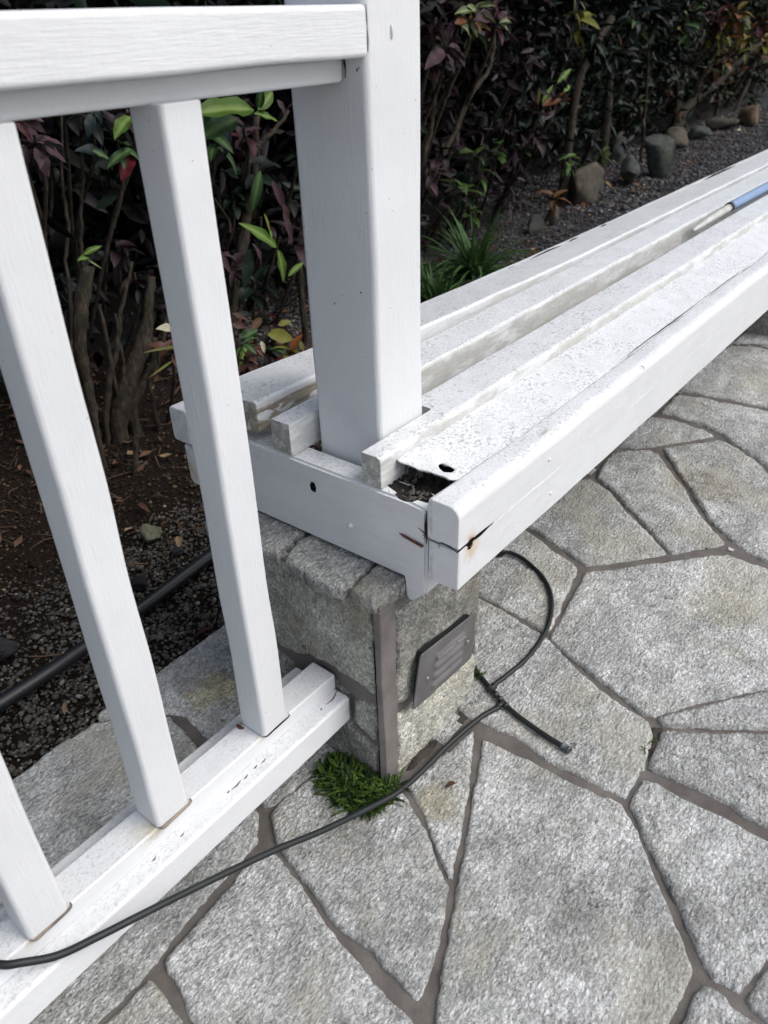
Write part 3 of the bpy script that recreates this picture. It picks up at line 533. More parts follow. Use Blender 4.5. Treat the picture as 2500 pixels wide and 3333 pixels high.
M_pillar = stone_mat('greenish grey cladding stone', (0.42,0.425,0.375), (0.60,0.60,0.53), warm=(0.34,0.31,0.22), dark=0.5, sparkle=0.4, tint=0.12)
M_pillar_dark = stone_mat('dark grey cladding stone', (0.26,0.26,0.235), (0.46,0.45,0.40), warm=(0.22,0.19,0.14), dark=0.5, sparkle=0.3, tint=0.1)
M_pillar_light = stone_mat('pale cladding stone', (0.50,0.49,0.42), (0.68,0.67,0.58), warm=(0.42,0.39,0.29), dark=0.25, sparkle=0.3, tint=0.05)
M_cap = stone_mat('slate grey cap stone', (0.31,0.315,0.30), (0.48,0.485,0.46), warm=(0.30,0.28,0.20), dark=0.4, sparkle=0.5, tint=0.12)
def mortar_mat(name, a, c2):
    b = NB(name); n = b.noise(b.pos, 18, 5, 0.65)
    c = b.mix(b.sm(n, 0.3, 0.7), a, c2); c = b.mix(b.math('MULTIPLY', b.sm(b.noise(b.pos, 500, 3, 0.8), 0.5, 0.7), 0.5), c, tuple(x*0.55 for x in a))
    c = b.mix(b.math('MULTIPLY', b.sm(b.noise(b.vmath('ADD', b.pos, (4,4,4)), 7, 4), 0.55, 0.7), 0.5), c, (0.075,0.07,0.062))
    b.base(c, 0.85); b.bump(b.math('ADD', b.noise(b.pos, 600, 3, 0.7), b.math('MULTIPLY', b.noise(b.pos, 60, 4), 2.0)), 0.6, 0.0012); return b.m
M_mortar = mortar_mat('brown grey mortar', (0.090,0.080,0.072), (0.160,0.145,0.132))
M_mortar_p = mortar_mat('purplish brown mortar', (0.135,0.122,0.115), (0.195,0.176,0.168))
def simple(name, c, rough=0.5, spec=0.5, bs=0, bstr=0.3, bd=0.0005, var=0.15, metal=0.0):
    b = NB(name); n = b.noise(b.pos, 30, 4)
    c2 = b.mix(b.sm(n, 0.3, 0.7), tuple(x*(1-var) for x in c), tuple(min(1, x*(1+var)) for x in c))
    b.base(c2, rough, spec); b.b.inputs['Metallic'].default_value = metal
    if bs: b.bump(b.noise(b.pos, bs, 4, 0.6), bstr, bd)
    return b.m
M_hose = simple('black rubber hose', (0.014,0.017,0.018), 0.48, 0.35, 900, 0.2, 0.0003)
M_pipe = simple('black irrigation pipe', (0.014,0.016,0.019), 0.40, 0.45, 300, 0.2, 0.0004)
M_fit = simple('black plastic fitting', (0.018,0.02,0.02), 0.38, 0.5, 500, 0.2, 0.0003)
M_endcap = simple('grey blue end plug', (0.10,0.12,0.13), 0.5, 0.4)
def plate_mat():
    b = NB('brushed dark bronze plate'); g = b.noise(b.scaled(b.pos, (900,900,25)), 1.0, 3, 0.6)
    c = b.mix(b.sm(b.noise(b.pos, 25, 4), 0.3, 0.7), (0.125,0.122,0.122), (0.175,0.17,0.168)); c = b.mix(b.math('MULTIPLY', b.sm(g, 0.4, 0.8), 0.25), c, (0.16,0.155,0.15))
    b.base(c, 0.42); b.b.inputs['Metallic'].default_value = 0.35; b.bump(g, 0.15, 0.0003); return b.m
M_plate = plate_mat()
M_worn = simple('worn pale metal edge', (0.26,0.255,0.25), 0.6, 0.5, 900, 0.5, 0.0006, var=0.5)
M_screw = simple('steel screw head', (0.32,0.31,0.29), 0.35, 0.5, metal=0.8)
M_box = simple('black box behind plate', (0.008,0.008,0.01), 0.5)
def rust_mat():
    b = NB('rusty screw steel'); c = b.ramp(b.noise(b.pos, 320, 4, 0.7), [(0.35,(0.03,0.016,0.012)),(0.55,(0.12,0.045,0.028)),(0.7,(0.20,0.085,0.05))]); b.base(c, 0.8); b.bump(b.noise(b.pos, 900, 3), 0.6, 0.0006); return b.m
M_rust = rust_mat()
def rot_mat():
    b = NB('black rotten wood'); c = b.ramp(b.noise(b.scaled(b.pos, (60,200,200)), 1.0, 5, 0.75), [(0.3,(0.004,0.004,0.004)),(0.55,(0.014,0.012,0.010)),(0.72,(0.05,0.042,0.032)),(0.82,(0.10,0.09,0.06))]); b.base(c, 0.9); b.bump(b.noise(b.pos, 300, 5, 0.8), 1.0, 0.003); return b.m
M_rot = rot_mat()
M_crack = simple('dark crack wood', (0.02,0.017,0.015), 0.9, 0.1, 600, 0.6, 0.001)
M_crumb = simple('grey crumbs of rotten wood', (0.12,0.11,0.095), 0.9, 0.2, 500, 0.5, 0.001, var=0.5)
M_rawwood = simple('grey raw wood', (0.21,0.18,0.145), 0.85, 0.2, 500, 0.6, 0.0012, var=0.4)
def ground_mat():
    b = NB('dark soil and cinder'); sx = b.n('ShaderNodeSeparateXYZ'); b.l(b.pos, sx.inputs[0])
    soil = b.ramp(b.noise(b.pos, 130, 6, 0.75), [(0.3,(0.005,0.004,0.003)),(0.5,(0.015,0.011,0.008)),(0.62,(0.035,0.023,0.016)),(0.75,(0.09,0.06,0.04))])
    cin = b.ramp(b.noise(b.pos, 110, 6, 0.75), [(0.3,(0.012,0.012,0.013)),(0.5,(0.040,0.040,0.043)),(0.7,(0.085,0.085,0.088))])
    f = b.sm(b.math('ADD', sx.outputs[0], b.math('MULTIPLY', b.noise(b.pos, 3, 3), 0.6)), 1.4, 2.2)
    c = b.mix(f, soil, cin); und_shade = b.sm(b.math('SUBTRACT', b.math('ADD', sx.outputs[1], b.math('MULTIPLY', b.noise(b.pos, 5, 3), 0.3)), b.math('MULTIPLY', sx.outputs[0], 0.11)), 2.0, 2.25)  # dark soil under the hedge, with the hedge's shade put into the colour
    c = b.mix(b.math('MULTIPLY', und_shade, 0.8), c, (0.009,0.007,0.006)); b.base(c, 0.95, 0.1); b.bump(b.noise(b.pos, 150, 6, 0.75), 1.0, 0.008); return b.m
M_ground = ground_mat()
def pebble_mat(name, a, c2, warm):
    b = NB(name); r = b.geo.outputs['Random Per Island']
    c = b.ramp(r, [(0.0,a),(0.45,tuple((x+y)/2 for x, y in zip(a, c2))),(0.85,c2),(0.93,warm),(0.985,tuple(x*2.2 for x in c2))])
    c = b.mix(b.math('MULTIPLY', b.sm(b.noise(b.pos, 400, 3, 0.7), 0.45, 0.65), 0.4), c, tuple(x*0.5 for x in a)); b.base(c, 0.85, 0.25); b.bump(b.noise(b.pos, 700, 3, 0.7), 0.7, 0.0012); return b.m
M_peb = pebble_mat('grey brown gravel', (0.036,0.034,0.031), (0.115,0.108,0.098), (0.16,0.12,0.08))
M_cin = pebble_mat('dark lava cinder', (0.030,0.030,0.033), (0.115,0.115,0.122), (0.12,0.09,0.07))
M_mulch = pebble_mat('brown mulch', (0.008,0.005,0.004), (0.045,0.030,0.021), (0.15,0.10,0.06))
def rock_mat(name, a, c2, mo=0.0):
    b = NB(name); c = b.mix(b.sm(b.noise(b.pos, 25, 6, 0.7), 0.3, 0.7), a, c2); c = b.mix(b.math('MULTIPLY', b.sm(b.noise(b.pos, 160, 4, 0.8), 0.52, 0.66), 0.5), c, tuple(x*0.4 for x in a))
    if mo: c = b.mix(b.math('MULTIPLY', b.sm(b.noise(b.pos, 22, 4), 0.5, 0.6), mo), c, (0.09,0.11,0.04))
    b.base(c, 0.9, 0.2); b.bump(b.noise(b.pos, 90, 6, 0.75), 0.9, 0.006); return b.m
ROCKM = {'brown': rock_mat('brown lava rock', (0.05,0.045,0.038), (0.10,0.09,0.07)), 'grey': rock_mat('grey lava rock', (0.032,0.035,0.036), (0.075,0.078,0.075), 0.25),
         'tan': rock_mat('tan boulder', (0.05,0.04,0.03), (0.18,0.13,0.08)), 'mossy': rock_mat('mossy rock', (0.07,0.07,0.05), (0.17,0.17,0.12), 0.6), 'dark': rock_mat('black lava rock', (0.018,0.018,0.02), (0.05,0.05,0.054))}
def bark_mat():
    b = NB('grey brown bark'); c = b.ramp(b.noise(b.scaled(b.pos, (90,90,22)), 1.0, 6, 0.75), [(0.3,(0.008,0.007,0.005)),(0.5,(0.030,0.024,0.018)),(0.68,(0.075,0.062,0.046)),(0.8,(0.14,0.12,0.09))]); b.base(c, 0.9, 0.2); b.bump(b.noise(b.scaled(b.pos, (160,160,60)), 1.0, 5, 0.7), 0.9, 0.004); return b.m
M_bark = bark_mat()
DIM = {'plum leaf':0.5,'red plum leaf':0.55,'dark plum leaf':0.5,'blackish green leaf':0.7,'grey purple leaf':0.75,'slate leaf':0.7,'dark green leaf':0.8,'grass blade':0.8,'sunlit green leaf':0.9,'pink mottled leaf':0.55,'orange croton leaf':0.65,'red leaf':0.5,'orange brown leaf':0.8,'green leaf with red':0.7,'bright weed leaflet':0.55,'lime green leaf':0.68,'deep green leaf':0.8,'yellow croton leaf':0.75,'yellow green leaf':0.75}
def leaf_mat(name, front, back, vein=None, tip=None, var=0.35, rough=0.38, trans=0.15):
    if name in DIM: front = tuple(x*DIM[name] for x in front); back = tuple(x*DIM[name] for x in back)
    b = NB(name); oi = b.n('ShaderNodeObjectInfo')
    r = b.math('FRACT', b.math('ADD', oi.outputs['Random'], b.math('MULTIPLY', b.geo.outputs['Random Per Island'], 0.97)))
    c = b.mix(b.geo.outputs['Backfacing'], front, back)
    k = b.math('ADD', 1-var, b.math('MULTIPLY', r, 2*var)); cc = b.n('ShaderNodeCombineColor'); [b.l(k, cc.inputs[i]) for i in range(3)]
    c = b.mix(1.0, c, cc.outputs[0], 'MULTIPLY')
    c = b.mix(b.math('MULTIPLY', b.sm(b.noise(b.pos, 60, 4, 0.6), 0.45, 0.7), 0.35), c, tip if tip else tuple(x*0.5 for x in front))
    if vein:
        at = b.n('ShaderNodeAttribute', attribute_name='vein'); 
        c = b.mix(b.math('MULTIPLY', at.outputs['Fac'], 0.8), c, vein)
    b.base(c, rough+0.12, 0.22)
    b.bump(b.noise(b.pos, 220, 3, 0.6), 0.35, 0.002)
    if trans > 0:
        tr = b.n('ShaderNodeBsdfTranslucent'); b.l(c, tr.inputs[0]); mx = b.n('ShaderNodeMixShader'); mx.inputs[0].default_value = trans
        b.l(b.b.outputs[0], mx.inputs[1]); b.l(tr.outputs[0], mx.inputs[2]); b.l(mx.outputs[0], b.out.inputs[0])
    return b.m
LM = {
 'plum': leaf_mat('plum leaf', (0.034,0.013,0.020), (0.07,0.045,0.052), tip=(0.02,0.02,0.015)),
 'redplum': leaf_mat('red plum leaf', (0.075,0.014,0.02), (0.10,0.06,0.065), tip=(0.04,0.02,0.02)),
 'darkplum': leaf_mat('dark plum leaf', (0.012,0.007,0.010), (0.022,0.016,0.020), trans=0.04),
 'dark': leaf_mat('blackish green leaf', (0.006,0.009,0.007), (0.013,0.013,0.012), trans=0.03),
 'purplegrey': leaf_mat('grey purple leaf', (0.060,0.034,0.044), (0.17,0.150,0.13), tip=(0.10,0.05,0.05), rough=0.45),
 'slate': leaf_mat('slate leaf', (0.016,0.026,0.028), (0.035,0.045,0.042)),
 'green': leaf_mat('deep green leaf', (0.022,0.058,0.018), (0.05,0.08,0.04), vein=(0.10,0.16,0.05)),
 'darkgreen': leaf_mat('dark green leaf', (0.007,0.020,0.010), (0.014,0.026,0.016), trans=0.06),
 'lime': leaf_mat('lime green leaf', (0.105,0.205,0.028), (0.13,0.20,0.06), vein=(0.22,0.30,0.09), var=0.25, trans=0.3),
 'limegrey': leaf_mat('pale olive leaf', (0.075,0.10,0.04), (0.15,0.165,0.10), vein=(0.25,0.28,0.12)),
 'glimpse': leaf_mat('sunlit green leaf', (0.075,0.14,0.035), (0.09,0.14,0.05), trans=0.3),  # sunlight seen through the gaps, put into a brighter leaf colour
 'yellow': leaf_mat('yellow croton leaf', (0.17,0.115,0.015), (0.13,0.10,0.03), tip=(0.10,0.10,0.02)),
 'yellowgreen': leaf_mat('yellow green leaf', (0.13,0.14,0.025), (0.12,0.12,0.045), tip=(0.2,0.10,0.03)),
 'orange': leaf_mat('orange croton leaf', (0.18,0.06,0.018), (0.13,0.07,0.03), tip=(0.12,0.07,0.02)),
 'orangebrown': leaf_mat('orange brown leaf', (0.12,0.055,0.022), (0.11,0.07,0.04)),
 'pink': leaf_mat('pink mottled leaf', (0.15,0.07,0.055), (0.15,0.10,0.08), tip=(0.10,0.05,0.03)),
 'red': leaf_mat('red leaf', (0.12,0.012,0.02), (0.10,0.03,0.035)),
 'greenred': leaf_mat('green leaf with red', (0.05,0.075,0.025), (0.14,0.07,0.05), tip=(0.16,0.04,0.03)),
 'tan': leaf_mat('dry tan leaf', (0.30,0.20,0.12), (0.30,0.21,0.13), rough=0.7),
 'brown': leaf_mat('dry brown leaf', (0.10,0.05,0.035), (0.11,0.06,0.04), rough=0.7),
 'cream': leaf_mat('cream dry leaf', (0.40,0.38,0.28), (0.38,0.36,0.27), rough=0.7, var=0.1),
 'darkred': leaf_mat('dark red dry leaf', (0.05,0.02,0.02), (0.08,0.03,0.03), rough=0.6),
 'grass': leaf_mat('grass blade', (0.045,0.11,0.03), (0.06,0.12,0.04), tip=(0.10,0.15,0.05)),
 'weed': leaf_mat('bright weed leaflet', (0.12,0.22,0.035), (0.08,0.15,0.03), tip=(0.13,0.21,0.04), trans=0.25),
 'weeddark': leaf_mat('dark weed leaflet', (0.022,0.050,0.014), (0.03,0.05,0.02)),
}

# ---------------------------------------------------------------- geometry: beams, boxes, tubes, slabs
def rr(w, h, r, k=4):
    """rounded rectangle outline, centred; r may be 4 radii (from +w+h corner, counter-clockwise)"""
    if not isinstance(r, (tuple, list)): r = (r,)*4
    pts = []
    for (sx, sy, a0), q in zip(((1,1,0),(-1,1,90),(-1,-1,180),(1,-1,270)), r):
        for i in range(k+1):
            a = math.radians(a0+90*i/k); pts.append((sx*(w/2-q)+q*math.cos(a), sy*(h/2-q)+q*math.sin(a)))
    return pts
def beam(name, axis, stations, r, mat, parent, seed=0, wob=0.0005, cap=0.0025, k=4):
    """stations: (t, a0, a1, b0, b1[, tilt]) along axis; a,b are the two other axes in x,y,z order; tilt raises b at a0 side"""
    V = []; F = []; n = None
    def ring(st, grow=0.0, dt=0.0, sd=0):
        t, a0, a1, b0, b1 = st[:5]; tilt = st[5] if len(st) > 5 else 0.0
        ca, cb = (a0+a1)/2, (b0+b1)/2
        for i, (p, q) in enumerate(rr(a1-a0+2*grow, b1-b0+2*grow, r if not isinstance(r,(tuple,list)) else tuple(r), k)):
            wa = wob*noise2(t*1.0+i*0.37*0+seed*3.1, (i//(k+1))*5.3, 9.0, 11)*1.6; wb = wob*noise2(t+seed*2.7, (i//(k+1))*7.7+3, 8.0, 12)*1.6
            a = ca+p+wa; b = cb+q+wb - tilt*(p/(a1-a0))
            V.append({0:(t+dt,a,b),1:(a,t+dt,b),2:(a,b,t+dt)}[axis])
    sts = [stations[0]]
    for s0, s1 in zip(stations[:-1], stations[1:]):
        m = max(1, int(abs(s1[0]-s0[0])/0.03))
        for j in range(1, m+1):
            f = j/m; l0 = list(s0)+[0]*(6-len(s0)); l1 = list(s1)+[0]*(6-len(s1)); sts.append(tuple(x*(1-f)+y*f for x, y in zip(l0, l1)))
    sts[0] = tuple(list(sts[0])+[0]*(6-len(sts[0])))
    nr = len(rr(1,1,0.1,k))
    ring(sts[0], -cap, 0.0); ring(sts[0], -cap*0.3, cap*0.3); 
    first = list(sts[0]); first[0] += cap; ring(tuple(first))
    for s in sts[1:-1]: ring(s)
    last = list(sts[-1]); last[0] -= cap; ring(tuple(last)); ring(sts[-1], -cap*0.3, -cap*0.3); ring(sts[-1], -cap, 0.0)
    N = len(V)//nr
    for i in range(N-1):
        for j in range(nr):
            F.append((i*nr+j, i*nr+(j+1)%nr, (i+1)*nr+(j+1)%nr, (i+1)*nr+j))
    F.append(tuple(range(nr))[::-1]); F.append(tuple((N-1)*nr+j for j in range(nr)))
    me = mesh_from(V, F); bm = bmesh.new(); bm.from_mesh(me); bmesh.ops.recalc_face_normals(bm, faces=bm.faces); bm.to_mesh(me); bm.free()
    me.polygons.foreach_set('use_smooth', np.ones(len(me.polygons), dtype=bool))
    return wn(link(name, me, parent, mat))
def box_beam(name, axis, x0, x1, y0, y1, z0, z1, r, mat, parent, **kw):
    a = {0:(y0,y1,z0,z1),1:(x0,x1,z0,z1),2:(x0,x1,y0,y1)}[axis]; t0, t1 = {0:(x0,x1),1:(y0,y1),2:(z0,z1)}[axis]
    return beam(name, axis, [(t0,)+a, (t1,)+a], r, mat, parent, **kw)
def bake_modifiers(o):
    dg = bpy.context.evaluated_depsgraph_get(); dg.update()
    me = bpy.data.meshes.new_from_object(o.evaluated_get(dg)); o.modifiers.clear(); o.data = me
def cut(o, cutter):
    o.modifiers.clear()
    m = o.modifiers.new('cut', 'BOOLEAN'); m.operation = 'DIFFERENCE'; m.object = cutter; m.solver = 'EXACT'; m.material_mode = 'TRANSFER'
    bpy.context.view_layer.update(); bake_modifiers(o); bpy.data.objects.remove(cutter)
    bm = bmesh.new(); bm.from_mesh(o.data)
    for e in bm.edges:
        if len(e.link_faces) == 2 and e.calc_face_angle(0) > 0.45: e.smooth = False
    bm.to_mesh(o.data); bm.free(); return o
def blob_cutter(c, rx, ry, rz, seed=1, mat=None):
    bm = bmesh.new(); bmesh.ops.create_icosphere(bm, subdivisions=3, radius=1.0); rs = random.Random(seed)
    ph = [rs.uniform(0, 6.28) for _ in range(6)]
    for v in bm.verts:
        d = v.co; q = 1+0.16*math.sin(3*d.x+ph[0])*math.sin(4*d.y+ph[1])+0.10*math.sin(9*d.z+ph[2])+0.08*math.sin(11*d.x+ph[3])
        v.co = Vector((c[0]+d.x*rx*q, c[1]+d.y*ry*q, c[2]+d.z*rz*q))
    me = bpy.data.meshes.new('cutter'); bm.to_mesh(me); bm.free(); o = bpy.data.objects.new('cutter', me); COL.objects.link(o)
    if mat: me.materials.append(mat)
    return o
def tube_data(pts, sides=10, sub=6, closed_ends=True):
    """pts: (x,y,z,r) control points; Catmull-Rom smoothed"""
    P = [np.array(p, float) for p in pts]; Q = [2*P[0]-P[1]]+P+[2*P[-1]-P[-2]]; C = []
    for i in range(1, len(Q)-2):
        for j in range(sub):
            t = j/sub; a, b_, c, d = Q[i-1], Q[i], Q[i+1], Q[i+2]
            C.append(0.5*((2*b_)+(-a+c)*t+(2*a-5*b_+4*c-d)*t*t+(-a+3*b_-3*c+d)*t**3))
    C.append(P[-1]); V = []; F = []; up = Vector((0.13,0.2,0.97)); 
    n = len(C); prev = None
    for i, c in enumerate(C):
        tdir = Vector((C[min(i+1,n-1)]-C[max(i-1,0)])[:3]).normalized()
        if prev is None: u = tdir.orthogonal().normalized()
        else: u = (prev-tdir*prev.dot(tdir)).normalized()
        prev = u; w = tdir.cross(u)
        for k in range(sides):
            a = 2*math.pi*k/sides; q = u*math.cos(a)+w*math.sin(a); V.append((c[0]+q.x*c[3], c[1]+q.y*c[3], c[2]+q.z*c[3]))
    for i in range(n-1):
        for k in range(sides): F.append((i*sides+k, i*sides+(k+1)%sides, (i+1)*sides+(k+1)%sides, (i+1)*sides+k))
    F.append(tuple(range(sides))[::-1]); F.append(tuple((n-1)*sides+k for k in range(sides)))
    return V, F
def tubes(name, lists, mat, parent=None, sides=10, sub=6, bumpy=0.0):
    V = []; F = []
    for pts in lists:
        v, f = tube_data(pts, sides, sub); o = len(V)
        if bumpy:
            v = [tuple(np.array(p)+np.array([noise2(p[0]+p[2], p[1]-p[2], 40, s) for s in (21,22,23)])*bumpy) for p in v]
        V += v; F += [tuple(i+o for i in q) for q in f]
    return link(name, mesh_from(V, F), parent, mat)

def seg_sdf(P, poly):
    """signed distance (positive inside) of points P (n,2) to polygon"""
    d = np.full(len(P), 1e9); ins = np.zeros(len(P), bool); n = len(poly)
    for i in range(n):
        a = poly[i]; b = poly[(i+1)%n]; e = b-a; w = P-a; t = np.clip((w@e)/(e@e+1e-12), 0, 1); q = w-t[:,None]*e
        d = np.minimum(d, (q**2).sum(1))
        c = ((a[1] > P[:,1]) != (b[1] > P[:,1])) & (P[:,0] < (b[0]-a[0])*(P[:,1]-a[1])/((b[1]-a[1]) if abs(b[1]-a[1]) > 1e-12 else 1e-12)+a[0])
        ins ^= c
    d = np.sqrt(d); return np.where(ins, d, -d)
def slab(poly, step, drop=0.012, relief=0.0016, edge=0.006, edge_noise=0.0022, seed=0, zfun=None, holes=(), back=None, terr=0.0, floor=None):
    """heightfield slab with an irregular broken outline: returns verts (u,v,h) and quads"""
    poly = np.array(poly, float)
    r = 0.0
    sh = seed*0.731
    def S(P):
        s = seg_sdf(P, poly)
        s = s + edge_noise*(noise2(P[:,0]+sh, P[:,1], 38, 31)+0.7*noise2(P[:,0], P[:,1]+sh, 95, 32)+0.4*noise2(P[:,0]+sh, P[:,1], 240, 33))
        for h in holes: s = np.minimum(s, -seg_sdf(P, np.array(h, float)))
        return s
    lo = poly.min(0)-step*2; hi = poly.max(0)+step*2
    xs = np.arange(lo[0], hi[0]+step, step); ys = np.arange(lo[1], hi[1]+step, step)
    X, Y = np.meshgrid(xs, ys, indexing='ij'); P = np.stack([X.ravel(), Y.ravel()], 1)
    s = S(P); keep = s > -step*1.5
    Pb = P.copy(); m = keep & (s < 0)
    for _ in range(3):
        Q = Pb[m]; sv = S(Q); e = 1e-4
        g = np.stack([(S(Q+[e,0])-S(Q-[e,0]))/(2*e), (S(Q+[0,e])-S(Q-[0,e]))/(2*e)], 1)
        g /= np.maximum(np.linalg.norm(g, axis=1, keepdims=True), 0.5); Pb[m] = Q-g*sv[:,None]
    s2 = s.copy(); s2[m] = 0
    e = np.clip(s2/edge, 0, 1); prof = 1-np.sqrt(np.maximum(0, 1-(1-e)**2)) if drop < 0.02 else (1-e)**2.5
    U, W_ = Pb[:,0], Pb[:,1]
    h = -drop*prof + relief*(fbm(U+sh, W_, 22, 4, 41, 0.6))*np.clip(e, 0.2, 1)
    if terr: 
        t = fbm(U+sh*2, W_*1.7, 9, 3, 51); h = h + terr*(np.floor(t*3)/3 + 0.3*np.clip((t*3-np.floor(t*3)-0.8)*5, 0, 1)/3)
    if zfun is not None: h = h+zfun(U, W_)
    if floor is not None: h = np.where(e > 0.99, np.maximum(h, floor), h)
    nx, ny = len(xs), len(ys); idx = np.arange(nx*ny).reshape(nx, ny)
    q = np.stack([idx[:-1,:-1], idx[1:,:-1], idx[1:,1:], idx[:-1,1:]], -1).reshape(-1, 4)
    ok = keep[q].all(1) & (s[q] > 0).any(1); q = q[ok]
    used, inv = np.unique(q, return_inverse=True); q = inv.reshape(-1, 4)
    V = np.stack([U[used], W_[used], h[used]], 1); return V, q

# ================================================================ THE SETTING
# ground sheet to the horizon
gx = np.concatenate([[-120,-30,-8,-3], np.arange(-1.6, 2.6, 0.03), np.arange(2.6, 15, 0.15), [20,40,130]])
gy = np.concatenate([[-120,-30,-8,-2.5,-1.2,0.3,0.9], np.arange(0.95, 2.8, 0.03), np.arange(2.8, 4.5, 0.15), [6,12,40,130]])
X, Y = np.meshgrid(gx, gy, indexing='ij')
near = (Y > 0.93) & (Y < 6)
def soil_h(X, Y):
    X = np.asarray(X, float); Y = np.asarray(Y, float)
    h = -0.022+0.010*fbm(X, Y, 7, 3, 61)+0.004*fbm(X, Y, 30, 2, 62)
    return h+0.03*np.clip((Y-1.5)/0.7, 0, 1)*np.clip((2.2-X)/0.8, 0, 1)
Z = np.where(near, soil_h(X, Y), -0.045)
idx = np.arange(X.size).reshape(X.shape); q = np.stack([idx[:-1,:-1], idx[1:,:-1], idx[1:,1:], idx[:-1,1:]], -1).reshape(-1, 4)
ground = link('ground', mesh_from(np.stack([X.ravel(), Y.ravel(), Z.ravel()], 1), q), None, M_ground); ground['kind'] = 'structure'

# pavement: a mortar bed that carries the flagstones
px = np.arange(-2.0, 5.2, 0.02); py = np.arange(-2.0, 0.981, 0.02)
X, Y = np.meshgrid(px, py, indexing='ij'); Z = -0.0042+0.0012*fbm(X, Y, 20, 3, 71)
V = np.stack([X.ravel(), Y.ravel(), Z.ravel()], 1); idx = np.arange(X.size).reshape(X.shape)
q = np.stack([idx[:-1,:-1], idx[1:,:-1], idx[1:,1:], idx[:-1,1:]], -1).reshape(-1, 4)
eb = idx[:,-1]; nb = len(V); V2 = V[eb].copy(); V2[:,2] = -0.06; V = np.vstack([V, V2]); j = np.arange(len(eb)-1)
q = np.vstack([q, np.stack([eb[j], eb[j+1], nb+j+1, nb+j], -1)])
pavement = link('pavement', mesh_from(V, q), None, M_mortar); pavement['kind'] = 'structure'
traced = []
zt = {}
for i, (k, poly) in enumerate(STONES.items()):
    pp = np.array(poly, float)
    if k in 'OWXQ' or True:
        pass
    traced.append(pp); st = 0.0042 if k in 'ABCDEFGHIJK' else 0.006
    if k in 'WXV': st = 0.009
    rs = random.Random(i*7+3); ax, ay, z0 = rs.uniform(-0.004,0.004), rs.uniform(-0.004,0.004), rs.uniform(0.0020,0.0032)
    c = pp.mean(0)
    pc = pp.mean(0); pp = pc+(pp-pc)*(1+0.0032/np.linalg.norm(pp-pc, axis=1, keepdims=True))
    V, q = slab(pp, st, drop=0.009, relief=0.0016, edge=0.0042, edge_noise=0.0019, seed=i, zfun=lambda U, W_: z0+ax*(U-c[0])+ay*(W_-c[1]), terr=0.0030, floor=-0.0012)
    link('paving_stone', mesh_from(V, q), pavement, M_pave)
# further flagstones beyond the frame
rs = random.Random(5); seeds = []
for gxx in np.arange(-1.9, 5.2, 0.40):
    for gyy in np.arange(-1.9, 1.1, 0.40): seeds.append((gxx+rs.uniform(-.13,.13), gyy+rs.uniform(-.13,.13)))
def clip_poly(poly, n, d):
    out = []
    for i in range(len(poly)):
        a, b_ = poly[i], poly[(i+1)%len(poly)]; da, db = a@n-d, b_@n-d
        if da <= 0: out.append(a)
        if (da < 0) != (db < 0) and abs(da-db) > 1e-12: out.append(a+(b_-a)*da/(da-db))
    return out
allv = np.vstack(traced)
for si, s in enumerate(seeds):
    s = np.array(s); poly = [np.array(p) for p in ((-1.98,-1.98),(5.15,-1.98),(5.15,0.985),(-1.98,0.985))]
    for t in seeds:
        t = np.array(t)
        if abs(t-s).max() < 1e-9 or np.linalg.norm(t-s) > 1.3: continue
        n = (t-s)/np.linalg.norm(t-s); poly = clip_poly(poly, n, ((s+t)/2)@n-0.009)
        if len(poly) < 3: break
    if len(poly) < 3: continue
    poly = np.array(poly); P = np.vstack([poly, poly.mean(0)[None], (poly+poly.mean(0))/2, (poly+np.roll(poly,1,0))/2])
    mx = max(seg_sdf(P, t).max() for t in traced); inside = max((seg_sdf(t, poly).max()) for t in traced)
    if mx > 0.004 or inside > 0.004:
        # trim it back to the free ground next to the traced stones
        g = np.stack(np.meshgrid(np.arange(poly[:,0].min(), poly[:,0].max(), 0.03), np.arange(poly[:,1].min(), poly[:,1].max(), 0.03), indexing='ij'), -1).reshape(-1, 2)
        g = g[seg_sdf(g, poly) > 0]
        if len(g) == 0: continue
        free = np.all([seg_sdf(g, t) < -0.01 for t in traced], axis=0)
        if free.mean() < 0.06: continue
        V, q = slab(poly, 0.012, drop=0.011, relief=0.0015, edge=0.012, edge_noise=0.002, seed=si+50, terr=0.002)
        sdt = np.max([seg_sdf(V[:,:2], t) for t in traced], axis=0)
        keep = (sdt[q] < -0.012).all(1); q = q[keep]
        if len(q) < 20: continue
        used, inv = np.unique(q, return_inverse=True); q = inv.reshape(-1, 4); V = V[used]
    else:
        V, q = slab(poly, 0.012, drop=0.011, relief=0.0015, edge=0.012, edge_noise=0.002, seed=si+50, terr=0.002)
    link('paving_stone', mesh_from(V, q), pavement, M_pave)

